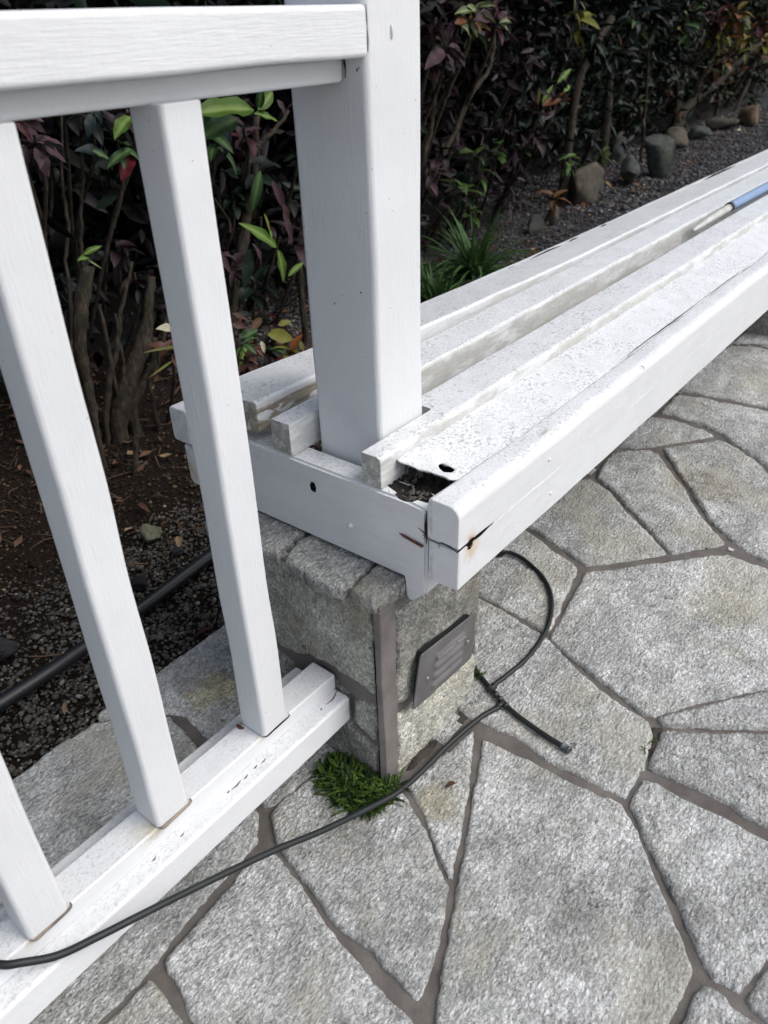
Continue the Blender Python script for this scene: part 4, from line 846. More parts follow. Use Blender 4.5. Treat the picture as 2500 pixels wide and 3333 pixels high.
def skirt(V, q, th, seed=0, under=0.0):
    """adds broken vertical sides to a slab top"""
    e = np.vstack([q[:,[0,1]], q[:,[1,2]], q[:,[2,3]], q[:,[3,0]]]); key = np.sort(e, 1); _, idx_, cnt = np.unique(key, axis=0, return_index=True, return_counts=True); be = e[idx_[cnt == 1]]
    bv = np.unique(be); mp = {int(v): i for i, v in enumerate(bv)}; n0 = len(V); c = V[:,:2].mean(0); rings = []
    for k, t in enumerate((0.25, 0.55, 0.8, 1.0)):
        W_ = V[bv].copy(); d = W_[:,:2]-c; d /= np.linalg.norm(d, axis=1, keepdims=True)
        nn = 0.0007*fbm(W_[:,0]*1.0+W_[:,1]*0.8, np.full(len(bv), t*0.05+seed), 45, 3, 61+seed)
        W_[:,:2] += d*(nn+(0.0010 if k < 2 else -0.0012-under))[:,None]; W_[:,2] -= th*t*(1+0.10*noise2(W_[:,0], W_[:,1], 40, 7)); rings.append(W_)
    VV = np.vstack([V]+rings); F = [q]; m = len(bv); a = np.array([mp[int(x)] for x in be[:,0]]); b_ = np.array([mp[int(x)] for x in be[:,1]])
    F.append(np.stack([be[:,1], be[:,0], n0+a, n0+b_], 1))
    for k in range(3): F.append(np.stack([n0+k*m+b_, n0+k*m+a, n0+(k+1)*m+a, n0+(k+1)*m+b_], 1))
    return VV, np.vstack(F)
# ================================================================ STONE PILLAR UNDER THE BENCH
def wall_slab(name, poly, face, off, step, mat, parent, seed, drop=0.014, relief=0.0022, terr=0.003):
    V, q = slab(poly, step, drop=drop, relief=relief, edge=0.008, edge_noise=0.0022, seed=seed, terr=terr)
    if face == 'left': W_ = np.stack([off-V[:,2], V[:,0], V[:,1]], 1); q = q[:, ::-1]
    else: W_ = np.stack([V[:,0], off-V[:,2], V[:,1]], 1)
    return link(name, mesh_from(W_, q), parent, mat)
def pillar(x0, label, detail=True):
    dx = x0-0.603
    t = empty('stone_pillar', (x0+0.12, 0.67, 0)); tag(t, label, 'pillar', 'stone pillars that carry the bench')
    box_beam('core', 2, 0.611+dx, 0.852+dx, 0.514, 0.835, -0.03, 0.352, 0.004, M_mortar_p, t, wob=0.0004)
    st = 0.0034 if detail else 0.012
    for i, (k, p) in enumerate(LEFT_STONES.items()):
        wall_slab('cladding_stone', p, 'left', 0.603+dx, st, {'big':M_pillar,'low_left':M_pillar_dark,'low_middle':M_pillar_dark,'low_right':M_pillar}[k], t, 20+i)
    for i, (k, p) in enumerate(FRONT_STONES.items()):
        wall_slab('cladding_stone', [(a+dx, b_) for a, b_ in p], 'front', 0.504, st, {'up':M_pillar_dark,'low':M_pillar_light}[k], t, 30+i)
    box_beam('corner_mortar', 2, 0.6028+dx, 0.6350+dx, 0.5060, 0.5182, -0.02, 0.338, 0.0030, M_mortar_p, t, wob=0.0018)
    # the right and rear sides
    box_beam('side_mortar', 2, 0.850+dx, 0.858+dx, 0.512, 0.836, -0.02, 0.345, 0.003, M_mortar_p, t)
    # cap stones: thick slabs that overhang the left side
    caps = [([(0.597,0.549),(0.592,0.530),(0.600,0.512),(0.628,0.506),(0.654,0.505),(0.70,0.507),(0.72,0.53),(0.71,0.553),(0.66,0.557),(0.625,0.553)],0.024,0.0),
            ([(0.594,0.668),(0.590,0.62),(0.594,0.563),(0.62,0.561),(0.70,0.566),(0.80,0.568),(0.80,0.67),(0.70,0.682),(0.64,0.684)],0.019,-0.001),
            ([(0.592,0.79),(0.590,0.74),(0.596,0.684),(0.64,0.692),(0.70,0.695),(0.80,0.69),(0.80,0.80),(0.66,0.80)],0.016,0.001),
            ([(0.594,0.84),(0.592,0.80),(0.66,0.807),(0.80,0.807),(0.80,0.842)],0.028,0.0),
            ([(0.73,0.507),(0.80,0.506),(0.858,0.508),(0.862,0.56),(0.81,0.562),(0.73,0.558)],0.026,0.0),
            ([(0.81,0.57),(0.862,0.57),(0.862,0.84),(0.81,0.84)],0.026,0.0)]
    for i, (p, th, dz) in enumerate(caps):
        V, q = slab([(a+dx, b_) for a, b_ in p], 0.003 if detail else 0.01, drop=0.004, relief=0.0014, edge=0.0035, edge_noise=0.0022, seed=70+i, zfun=lambda U, W_: 0.3655+dz-0.10*(0.60+dx-U).clip(0), terr=0.0015)
        V, q = skirt(V, q, th, i); me = mesh_from(V, q); o = link('cap_stone', me, t, M_cap)
    box_beam('cap_bed', 0, 0.606+dx, 0.85+dx, 0.509, 0.838, 0.335, 0.352, 0.004, M_mortar_p, t, wob=0.0015)
    return t
P1 = pillar(0.603, 'stone clad pillar with a louvred metal plate, under the rotten end of the white bench')
P2 = pillar(2.90, 'second stone pillar, in the shade under the far stretch of the bench', False)

# louvred plate on the front of the pillar
pl = empty('vent_plate', (0.745,0.495,0.16)); pl.parent = P1; pl.location = Vector((0.745,0.495,0.16))-P1.location
PT = [(0.673,0.221),(0.653,0.126),(0.813,0.112),(0.823,0.202)]     # x,z corners: TL BL BR TR
def plate_pt(u, v):
    a = np.array(PT[0])*(1-u)*(1-v)+np.array(PT[3])*u*(1-v)+np.array(PT[1])*(1-u)*v+np.array(PT[2])*u*v
    return a
nu, nv = 84, 54; V = []; F = []
bars = [(0.20,0.30),(0.40,0.50),(0.58,0.68),(0.76,0.86)]
def cham(u, v):
    # rounded corners
    w, h, r = 0.155, 0.095, 0.007; x = u*w; y = v*h
    cx = min(max(x, r), w-r); cy = min(max(y, r), h-r); dx_, dy_ = x-cx, y-cy; d = math.hypot(dx_, dy_)
    if d > r: x = cx+dx_*r/d; y = cy+dy_*r/d
    return x/w, y/h
for i in range(nu+1):
    for j in range(nv+1):
        u, v = cham(i/nu, j/nv); x, z = plate_pt(u, v); y = 0.4920
        if 0.27 < u < 0.80:
            eu = min(1, (u-0.27)/0.04, (0.80-u)/0.04)
            for (a, b_) in bars:
                if a-0.02 < v < b_+0.06:
                    f = (v-a)/(b_-a); hh = max(0, math.sin(max(0, min(1, f))*math.pi*0.5)) if f < 1 else max(0, 1-(f-1)*5)
                    y -= 0.0042*hh*math.sqrt(max(0, eu))
        V.append((x, y, z))
for i in range(nu):
    for j in range(nv):
        a = i*(nv+1)+j; F.append((a, a+1, a+nv+2, a+nv+1))
me = mesh_from(V, F); bm = bmesh.new(); bm.from_mesh(me); bmesh.ops.recalc_face_normals(bm, faces=bm.faces)
geom = bmesh.ops.extrude_face_region(bm, geom=list(bm.faces)); vs = [g for g in geom['geom'] if isinstance(g, bmesh.types.BMVert)]
for v in vs: v.co.y += 0.0022
bmesh.ops.recalc_face_normals(bm, faces=bm.faces); bm.to_mesh(me); bm.free()
o = link('face_plate', me, None, M_plate); o.parent = pl; o.location = Vector((0,0,0))-Vector((0.745,0.495,0.16))
def plate_part(name, me, mat):
    o = link(name, me, None, mat); o.parent = pl; o.location = -Vector((0.745,0.495,0.16)); return o
bm = bmesh.new(); bmesh.ops.create_cube(bm, size=1.0)
for v in bm.verts: 
    u = 0.5+v.co.x*0.86; w = 0.5-v.co.z*0.9; x, z = plate_pt(u, max(w, -0.06)); v.co = Vector((x-0.004 if v.co.z > 0 else x, 0.4985+v.co.y*0.0085, z+(0.006 if v.co.z > 0 else 0)))
bmesh.ops.bevel(bm, geom=list(bm.edges), offset=0.0015, segments=2, affect='EDGES'); me = bpy.data.meshes.new('m'); bm.to_mesh(me); bm.free(); plate_part('back_box', me, M_box)
for (x, z) in ((0.690,0.163),(0.799,0.156)):
    bm = bmesh.new(); bmesh.ops.create_uvsphere(bm, u_segments=16, v_segments=8, radius=0.0042)
    for v in bm.verts: v.co = Vector((x+v.co.x, 0.4915+v.co.y*0.45+ (0.0008 if math.hypot(v.co.x, v.co.z) < 0.0016 else 0), z+v.co.z))
    me = bpy.data.meshes.new('m'); bm.to_mesh(me); bm.free(); me.polygons.foreach_set('use_smooth', [True]*len(me.polygons)); plate_part('screw', me, M_screw)
# worn bright edge along the top louvre
rs = random.Random(3); V = []; F = []
for k in range(130):
    u = 0.29+rs.random()*0.50; v = 0.275+rs.uniform(-0.02,0.035); x, z = plate_pt(u, v); w = rs.uniform(0.0009,0.0026); h = rs.uniform(0.0008,0.0024); o_ = len(V); y = 0.4920-0.0040*math.sin(max(0.1, min(1, (v-0.20)/0.10))*1.57)-0.0003
    for a in range(6): V.append((x+w*math.cos(a*1.047)*rs.uniform(.6,1.2), y-0.0001*(a%2), z+h*math.sin(a*1.047)*rs.uniform(.6,1.2)))
    V.append((x, y-0.0006, z)); F += [(o_+a, o_+(a+1)%6, o_+6) for a in range(6)]
plate_part('worn_paint', mesh_from(V, F, False), M_worn)

crack_pts = []; rs = random.Random(44); z = 0.335
while z > 0.0: crack_pts.append((0.6048, 0.5205+rs.uniform(-.0008,.0008), z, rs.choice((0.0006,0.0009,0.0015)))); z -= rs.uniform(0.010,0.028)
M_gap = simple('black gap', (0.010,0.009,0.008), 0.95, 0.05)
tubes('gap', [crack_pts], M_gap, P1, 6, 4, bumpy=0.001)
# ================================================================ RAILING
R = empty('railing', (0.704,0.63,0.0)); tag(R, 'white painted wooden railing with three square balusters and a thick corner post', 'railing')
box_beam('post', 2, 0.704, 0.7995, 0.577, 0.690, 0.470, 1.70, 0.0075, M_paint_z, R, seed=1, wob=0.0007)
beam('top_rail', 0, [(-1.4,0.575,0.688,0.9635,1.0085),(0.7035,0.575,0.688,0.9635,1.0085)], (0.006,0.006,0.005,0.007), M_paint_top, R, seed=2, wob=0.0006)
beam('upper_fillet', 0, [(-1.4,0.606,0.649,0.940,0.9640),(0.699,0.606,0.649,0.941,0.9640)], 0.004, M_paint_top, R, seed=3, wob=0.0005)
beam('bottom_rail', 0, [(-1.4,0.571,0.680,0.101,0.1500),(0.603,0.571,0.680,0.101,0.1500)], (0.004,0.005,0.004,0.006), M_paint_x, R, seed=4, wob=0.0006, cap=0.004)
beam('lower_fillet', 0, [(-1.4,0.598,0.645,0.1495,0.1790),(0.6035,0.598,0.643,0.1495,0.1790)], 0.003, M_paint_x, R, seed=5, wob=0.0005)
bal = None
for k, x in enumerate((0.4540,0.2790,0.1090,-0.062,-0.235,-0.408,-0.58,-0.755,-0.93,-1.1,-1.27)):
    if k < 3 or bal is None:
        o = box_beam('baluster', 2, x, x+0.0465, 0.5945, 0.6400, 0.1800, 0.9420, 0.0055, M_paint_z, R, seed=10+k, wob=0.0008, cap=0.0015)
        if k == 2: bal = o
    else:
        o = bal.copy(); COL.objects.link(o); o.parent = R; o.location = bal.location+Vector((x-0.1090,0,0))
# cracks of lifted caulk at the baluster feet
def crack_ribbon(name, pts, mat, parent, depth=0.002):
    """pts: (x,y,z,w) a thin dark lens-shaped gap that follows a joint"""
    return tubes(name, [[(x, y, z, max(w, 0.0003)) for x, y, z, w in pts]], mat, parent, sides=6, sub=5, bumpy=0.0006)
for x, w in ((0.456,0.0012),(0.281,0.0022),(0.111,0.0022)):
    crack_ribbon('foot_gap', [(x-0.001,0.5962,0.1800,w*0.5),(x+0.004,0.5938,0.1796,w*1.1),(x+0.016,0.5936,0.1800,w),(x+0.032,0.5938,0.1802,w*0.9),(x+0.046,0.5942,0.1806,w*0.7),(x+0.0485,0.599,0.1812,w*0.3)], M_rawwood if w > 0.002 else M_crack, R)
# rusty splits along the bottom rail
rs = random.Random(9)
for x0, x1 in ((0.568,0.600),(0.556,0.5605),(0.437,0.447),(0.425,0.432),(0.405,0.4135),(0.384,0.402),(0.3765,0.3815),(0.295,0.305),(0.255,0.262)):
    m = (x0+x1)/2
    y0_ = 0.5885+rs.uniform(-.001,.001)
    crack_ribbon('split', [(x0,y0_,0.1500,0.0003),(m,y0_-0.0006,0.1503,0.0009),(x1,y0_+0.001 if x1 < 0.59 else 0.594,0.1501,0.0004)], M_rust, R)
crack_ribbon('knot_hole', [(0.449,0.6425,0.1792,0.0014),(0.4475,0.636,0.1792,0.0030),(0.450,0.630,0.1792,0.0012)], M_rust, R)
# crack where the fillet and top rail meet the post
crack_ribbon('joint_crack', [(0.7036,0.6075,0.9625,0.0012),(0.7038,0.6065,0.956,0.0016),(0.7036,0.606,0.950,0.0007),(0.7038,0.607,0.944,0.0009)], M_crack, R)
crack_ribbon('joint_crack', [(0.7040,0.5762,1.008,0.0006),(0.7042,0.5758,0.996,0.0009),(0.7042,0.5754,0.988,0.0006),(0.7046,0.5756,0.978,0.0014),(0.7042,0.5758,0.968,0.0008)], simple('greyish joint', (0.22,0.23,0.25), 0.8), R)
for (x, y, z, r_) in ((0.7038,0.5905,0.9515,0.0016),(0.7038,0.5880,0.9535,0.0011),(0.7038,0.642,0.70,0.0011),(0.7038,0.60,0.72,0.0012)):
    crack_ribbon('paint_chip', [(x,y,z+r_,r_*0.4),(x,y,z,r_*0.8),(x,y,z-r_,r_*0.4)], M_crumb, R)
for x in (0.745,):
    crack_ribbon('paint_lump', [(x,0.5768,0.990,0.0010),(x+0.0005,0.5766,0.984,0.0020),(x,0.5768,0.978,0.0012)], M_paint_z, R)

# ================================================================ BENCH
B = empty('bench', (1.9,0.67,0)); tag(B, 'long white painted slatted bench with a rotten, split front corner', 'bench')
XE = 4.6
sA = beam('slat', 0, [(0.656,0.757,0.872,0.502,0.550,0.010),(0.76,0.756,0.872,0.500,0.547,0.016),(1.05,0.755,0.868,0.492,0.540,0.018),(1.6,0.753,0.862,0.482,0.530,0.016),(XE,0.752,0.862,0.474,0.522,0.016)], (0.006,0.006,0.007,0.006), M_slat_bare, B, seed=21, cap=0.002)
sA['label'] = 'rearmost slat with bare flaking wood on its front edge'
# slats B and C are notched round the post
def notched(name, x0, xn, yn0, yn1, y0, y1, z0, z1, r, mat, seed, label):
    bm = bmesh.new()
    beam_o = beam(name, 0, [(x0,y0,y1,z0,z1),(1.2,y0,y1,z0,z1),(XE,y0,y1,z0-0.006,z1-0.004)], r, mat, B, seed=seed, cap=0.002)
    m = bpy.data.meshes.new('c'); bb = bmesh.new(); bmesh.ops.create_cube(bb, size=1.0)
    for v in bb.verts: v.co = Vector(((x0-0.1+xn)/2+v.co.x*(xn-x0+0.1), (yn0+yn1)/2+v.co.y*(yn1-yn0), 0.5+v.co.z*0.3))
    bmesh.ops.bevel(bb, geom=[e for e in bb.edges if abs(e.verts[0].co.z-e.verts[1].co.z) > 0.1], offset=0.003, segments=2, affect='EDGES')
    bb.to_mesh(m); bb.free(); m.materials.append(mat); c = bpy.data.objects.new('c', m); COL.objects.link(c)
    off = beam_o.location.copy(); par = beam_o.parent; beam_o.parent = None; beam_o.location = (0,0,0); cut(beam_o, c); beam_o.parent = par; beam_o.location = off
    wn(beam_o); beam_o['label'] = label; return beam_o
sB = notched('slat', 0.657, 0.820, 0.55, 0.6975, 0.665, 0.7345, 0.490, 0.5375, (0.004,0.007,0.003,0.003), M_slat, 22, 'second slat from the back, notched behind the post')
sC = notched('slat', 0.658, 0.813, 0.5715, 0.70, 0.5405, 0.6125, 0.489, 0.5345, (0.004,0.008,0.002,0.002), M_slat, 23, 'middle slat, notched in front of the post')
# the rotten front slat: a body that starts inside, and a thin curling skin of paint and wood above a cavity
sD = empty('slat', (0,0,0)); sD.parent = B; sD.location = -B.location; sD['label'] = 'rotten front slat hollowed out at its end'
def sub(name, me, mat, par):
    o = link(name, me, None, mat); o.parent = par; return o
ztop = lambda U, W_: 0.5185-0.0135*((0.541-W_)/0.075)+0.0015*np.clip((0.76-U)/0.06, 0, 1)
skin = [(0.690,0.5415),(0.6885,0.534),(0.6925,0.522),(0.6935,0.510),(0.699,0.498),(0.7015,0.486),(0.705,0.478),(0.7045,0.470),(0.711,0.4625),(0.722,0.4600),(0.80,0.4575),(XE,0.4575),(XE,0.541),(1.2,0.5415)]
hole = [(0.7135,0.484),(0.7165,0.493),(0.7225,0.4985),(0.728,0.4965),(0.7345,0.497),(0.7285,0.4905),(0.7305,0.480),(0.728,0.4755),(0.720,0.477)]
def skin_mesh(x1, step, poly, holes):
    V, q = slab(poly, step, drop=0.0012, relief=0.0006, edge=0.003, edge_noise=0.0009, seed=90, zfun=ztop, holes=holes); return V, q
V, q = skin_mesh(0, 0.0026, skin, [hole])
for nm, VV, qq in (('top_skin', V, q),):
    me = mesh_from(VV, qq); o = sub(nm, me, M_slat, sD); s_ = o.modifiers.new('s', 'SOLIDIFY'); s_.thickness = 0.0032; s_.offset = -1
beam('body', 0, [(0.775,0.4635,0.5395,0.460,0.4965),(XE,0.4635,0.5395,0.460,0.4965)], 0.003, M_rot, sD, seed=24, wob=0.002).location = (0,0,0)
# rotten crumbs inside the cavity
V, q = slab([(0.662,0.474),(0.80,0.466),(0.80,0.54),(0.662,0.54)], 0.0025, drop=0.02, relief=0.004, edge=0.01, edge_noise=0.003, seed=91, zfun=lambda U, W_: 0.472+0.004*noise2(U, W_, 160, 3)+0.022*np.clip((U-0.72)/0.05,0,1))
sub('rotten_wood', mesh_from(V, q), M_rot, sD)
V = []; F = []; rs = random.Random(12)
for k in range(70):
    a = rs.uniform(0,6.28); x = rs.uniform(0.664,0.70); y = rs.uniform(0.474,0.538); z = 0.478+rs.uniform(0,0.006); l = rs.uniform(0.0015,0.006); w = rs.uniform(0.0005,0.0018); o_ = len(V)
    dx_, dy_ = math.cos(a), math.sin(a); dz = rs.uniform(-.3,.6)
    V += [(x-dx_*l-dy_*w,y-dy_*l+dx_*w,z-dz*l),(x-dx_*l+dy_*w,y-dy_*l-dx_*w,z-dz*l),(x+dx_*l+dy_*w,y+dy_*l-dx_*w,z+dz*l),(x+dx_*l-dy_*w,y+dy_*l+dx_*w,z+dz*l),(x,y,z+w*2)]
    F += [(o_,o_+1,o_+4),(o_+1,o_+2,o_+4),(o_+2,o_+3,o_+4),(o_+3,o_,o_+4),(o_,o_+3,o_+2,o_+1)]
sub('crumbs', mesh_from(V, F, False), [M_crumb], sD)['kind'] = 'stuff'
# hanging splinters under the skin's torn edge
spl = []
for k in range(26):
    f = rs.random(); x = 0.692+0.016*f+0.004; y = 0.540-0.070*f; spl.append([(x+0.003,y,0.5135-0.013*f,0.0012),(x+rs.uniform(-.002,.003),y+rs.uniform(-.003,.003),0.506-0.013*f,0.0009),(x+rs.uniform(-.003,.004),y+rs.uniform(-.004,.004),0.500-0.012*f-rs.random()*0.005,0.0003)])
o = tubes('splinters', spl, M_rot, None, sides=5, sub=3, bumpy=0.001); o.parent = sD
# front edge boards, one above the other; the joint opens towards the corner
up_st = [(0.6525,0.4195,0.4665,0.4475,0.5065),(0.70,0.4195,0.4640,0.4470,0.5060),(0.80,0.4195,0.4610,0.4440,0.5050),(1.1,0.4195,0.4595,0.4440,0.5045),(XE,0.4195,0.4595,0.4430,0.5035)]
fu = beam('edge_board', 0, up_st, (0.006,0.016,0.0004,0.0035), M_fascia, B, seed=31, wob=0.0006, cap=0.003); fu['label'] = 'upper front edge board, rounded on top'
# ring order: +a+b, -a+b, -a-b, +a-b  (a=y outward is negative) -> the outer top corner is the second radius
fl_ = beam('edge_board', 0, [(0.6535,0.4196,0.4660,0.3830,0.4440),(0.665,0.4200,0.4650,0.3830,0.4440),(0.70,0.4200,0.4630,0.3830,0.4420),(0.745,0.4195,0.4600,0.3830,0.4441),(XE,0.4195,0.4590,0.3820,0.4434)], (0.001,0.0004,0.003,0.004), M_fascia, B, seed=31, wob=0.0006, cap=0.003); fl_['label'] = 'lower front edge board with a rust stain'
def world_cut(o, c):
    off = o.location.copy(); par = o.parent; o.parent = None; o.location = (0,0,0); cut(o, c); o.parent = par; o.location = off; wn(o)
world_cut(fl_, blob_cutter((0.6795,0.4185,0.4445), 0.0085, 0.012, 0.0085, 4, M_rot))
world_cut(fu, blob_cutter((0.6820,0.4185,0.4455), 0.0065, 0.012, 0.0050, 6, M_rot))
crack_ribbon('split', [(0.6520,0.4215,0.4450,0.0011),(0.66,0.4205,0.4455,0.0009),(0.672,0.4205,0.4455,0.0012),(0.70,0.4205,0.4445,0.0019),(0.718,0.4205,0.4442,0.0012),(0.74,0.4202,0.4440,0.0004)], M_rot, B)
crack_ribbon('split', [(0.6532,0.422,0.4442,0.0005),(0.6522,0.432,0.4490,0.0009),(0.6522,0.444,0.4505,0.0006),(0.6525,0.450,0.4475,0.0004),(0.6530,0.4655,0.4485,0.0003)], M_rot, B)
crack_ribbon('split', [(0.6528,0.448,0.4480,0.0004),(0.6524,0.4475,0.4440,0.0005),(0.6530,0.4485,0.4405,0.0002)], M_rot, B)
crack_ribbon('screw_stub', [(0.686,0.4235,0.4400,0.0016),(0.678,0.4215,0.4400,0.0020),(0.674,0.4205,0.4410,0.0010)], M_rust, B)
def lens(name, c, rx, ry, rz, seed, mat):
    o = blob_cutter(c, rx, ry, rz, seed, mat); me = o.data; bpy.data.objects.remove(o); me.polygons.foreach_set('use_smooth', np.ones(len(me.polygons), dtype=bool)); return link(name, me, B, None)
lens('screw_hole', (0.6800,0.4197,0.4435), 0.0050, 0.0011, 0.0058, 4, M_gap); lens('screw_hole', (0.6845,0.4197,0.4462), 0.0050, 0.0009, 0.0030, 8, M_gap)
lens('screw_head', (0.6795,0.4189,0.4398), 0.0026, 0.0009, 0.0017, 5, M_rust)
for x_, r_ in ((0.695,0.0016),(0.704,0.0021),(0.713,0.0013)): lens('split', (x_,0.4197,0.4452), 0.0075, 0.0008, r_, int(x_*1000), M_gap)
# back edge boards
bu = beam('edge_board', 0, [(0.652,0.915,0.957,0.442,0.500),(0.76,0.903,0.938,0.450,0.510),(0.92,0.884,0.918,0.450,0.514),(1.24,0.870,0.899,0.450,0.516),(1.60,0.864,0.886,0.450,0.516),(XE,0.864,0.888,0.450,0.512)], (0.008,0.004,0.004,0.006), M_back, B, seed=33); bu['label'] = 'upper rear edge board'
bl = beam('edge_board', 0, [(0.655,0.905,0.938,0.368,0.4385),(0.76,0.900,0.935,0.368,0.4385),(1.0,0.880,0.912,0.368,0.4385),(1.6,0.862,0.888,0.368,0.4385),(XE,0.862,0.888,0.368,0.4385)], (0.004,0.003,0.012,0.010), M_back, B, seed=34); bl['label'] = 'lower rear edge board with a yellowed end'
for (x0, x1) in ((1.42,1.46),(1.50,1.57),(1.60,1.78),(1.80,1.86),(1.98,2.02),(2.75,3.05)):
    crack_ribbon('split', [(x0,0.8650,0.5165,0.0006),(x0*0.7+x1*0.3,0.8645,0.5175,0.0034),(x0*0.35+x1*0.65,0.8650,0.5175,0.0028),(x1,0.8650,0.5165,0.0005)], M_crack, B)
crack_ribbon('split', [(1.22,0.4597,0.5050,0.0002),(1.3,0.4597,0.5052,0.0007),(1.42,0.4597,0.5049,0.0010),(1.55,0.4597,0.5048,0.0004),(1.70,0.4597,0.5047,0.0006),(1.80,0.4597,0.5044,0.0002)], M_crack, B)
crack_ribbon('split', [(0.95,0.4198,0.500,0.0002),(1.19,0.424,0.5042,0.0002),(1.195,0.4215,0.5015,0.0006),(1.197,0.4197,0.4965,0.0003)][1:], M_crack, B)
# end board across the slats, its front corner cut off at a slant
out = [(0.507,0.3675),(0.5045,0.340),(0.500,0.331),(0.494,0.3315),(0.4700,0.3555),(0.4690,0.480),(0.476,0.4865),(0.500,0.489),(0.540,0.4885),(0.70,0.4885),(0.90,0.4885),(0.915,0.480),(0.915,0.3675)]
bm = bmesh.new(); vs = [bm.verts.new((0.6555, y, z)) for y, z in out]; f = bm.faces.new(vs); g = bmesh.ops.extrude_face_region(bm, geom=[f])
for v in g['geom']:
    if isinstance(v, bmesh.types.BMVert): v.co.x = 0.6945
bmesh.ops.recalc_face_normals(bm, faces=bm.faces)
bmesh.ops.bevel(bm, geom=[e for e in bm.edges if abs(e.verts[0].co.x-e.verts[1].co.x) < 1e-5], offset=0.0035, segments=3, affect='EDGES')
me = bpy.data.meshes.new('m'); bm.to_mesh(me); bm.free()
eb_ = link('end_board', me, None, M_end); cut(eb_, blob_cutter((0.6555,0.6605,0.4535), 0.010, 0.0062, 0.0085, 9, M_rot)); cut(eb_, blob_cutter((0.682,0.5045,0.4975), 0.0275, 0.036, 0.020, 13, M_rot)); me = eb_.data; me.polygons.foreach_set('use_smooth', np.ones(len(me.polygons), dtype=bool)); wn(eb_); eb_.parent = B; eb_.location = -B.location
crack_ribbon('split', [(0.6560,0.4695,0.4855,0.0007),(0.6556,0.4690,0.475,0.0009),(0.6554,0.4692,0.462,0.0019),(0.6554,0.4688,0.450,0.0015),(0.6556,0.4692,0.436,0.0005)], M_rot, B)
for pts in ([(0.6553,0.470,0.452,0.0009),(0.6551,0.476,0.4535,0.0005),(0.6552,0.481,0.456,0.0002)],[(0.6553,0.470,0.449,0.0008),(0.6551,0.475,0.4475,0.0003)],[(0.6553,0.4705,0.446,0.0006),(0.6551,0.4735,0.442,0.0002)]): crack_ribbon('split', pts, M_rot, B)
for (y, z, r_) in ((0.596,0.415,0.0042),): crack_ribbon('screw_plug', [(0.6554,y+r_,z-0.001,r_*0.5),(0.6556,y,z,r_),(0.6554,y-r_,z+0.001,r_*0.5)], M_end, B)
for (x, z, r_) in ((0.878,0.473,0.0035),(0.893,0.411,0.0033)): crack_ribbon('screw_plug', [(x,0.4200,z+r_,r_*0.4),(x,0.4203,z,r_),(x,0.4200,z-r_,r_*0.4)], M_fascia, B)
# rusty screw lying bare on the end board
V = []; F = []; a0 = Vector((0.6545,0.5115,0.4365)); a1 = Vector((0.6535,0.4735,0.4318)); d = a1-a0; u = d.orthogonal().normalized(); w = d.normalized().cross(u); n = 90
for i in range(n+1):
    t = i/n; c = a0+d*t; r0 = 0.0017*min(1, 0.15+t*4.5)
    for k in range(12):
        a = k*math.pi/6; ph = (t*11 - k/12) % 1.0; r_ = r0*(1+0.42*math.exp(-((ph-0.5)/0.16)**2)); q_ = u*math.cos(a)*r_+w*math.sin(a)*r_; V.append((c+q_)[:])
for i in range(n):
    for k in range(12): F.append((i*12+k, i*12+(k+1)%12, (i+1)*12+(k+1)%12, (i+1)*12+k))
F.append(tuple(range(12))); F.append(tuple(n*12+k for k in range(12))); link('screw', mesh_from(V, F), B, M_rust)['label'] = 'rusty screw exposed on the end board'

# pole lying on the bench
pole = empty('pole', (2.2,0.62,0.545)); tag(pole, 'pole with blue grip and white ferrule lying in a gap between the slats', 'pole')
M_blue = simple('blue plastic grip', (0.19,0.28,0.44), 0.4, 0.4, var=0.05); M_ferr = simple('translucent white sleeve', (0.50,0.50,0.48), 0.35, 0.5, var=0.2); M_ring = simple('black ring', (0.015,0.012,0.015), 0.4)
pz = 0.5400
tubes('sleeve', [[(2.02,0.642,pz-0.013,0.004),(2.05,0.6415,pz-0.011,0.0068),(2.13,0.640,pz-0.007,0.0088),(2.262,0.637,pz-0.002,0.0108)]], M_ferr, pole, 16, 8)
tubes('ring', [[(2.260,0.636,pz,0.0128),(2.268,0.636,pz,0.0128)]], M_ring, pole, 20, 2)
tubes('grip', [[(2.268,0.636,pz,0.0124),(2.6,0.631,pz+0.001,0.0130),(4.0,0.612,pz+0.002,0.0135)]], M_blue, pole, 20, 8)

# ================================================================ HOSES
def hose(name, label, cat, pts, r, mat):
    t = empty(name, pts[0][:3]); tag(t, label, cat)
    return t, tubes('tube', [[(x, y, z, r) for x, y, z in pts]], mat, t, 14, 10)
hr = 0.0044
main = [(-0.30,0.74,0.1865),(-0.10,0.665,0.1850),(0.047,0.617,0.1845),(0.085,0.588,0.1800),(0.120,0.571,0.1630),(0.160,0.558,0.1560),(0.206,0.547,0.146),(0.261,0.538,0.128),(0.322,0.527,0.108),(0.387,0.515,0.085),(0.457,0.500,0.058),(0.532,0.489,0.030),(0.592,0.478,0.014),(0.650,0.474,0.008),(0.723,0.471,0.0065),(0.797,0.461,0.0065),(0.836,0.448,0.0068)]
h1, _ = hose('drip_hose', 'thin black drip hose crossing the bottom rail and ending beside the pillar on the paving', 'hose', main, hr, M_hose)
tubes('tube', [[(0.893,0.535,0.0065,hr),(0.884,0.522,0.0065,hr),(0.871,0.496,0.0065,hr),(0.8625,0.481,0.0068,hr)]], M_hose, h1, 14, 8)
tubes('tube', [[(0.846,0.441,0.0068,hr),(0.838,0.415,0.0068,hr),(0.832,0.385,0.0066,hr),(0.827,0.353,0.0066,hr),(0.8245,0.325,0.0066,hr)]], M_hose, h1, 14, 8)
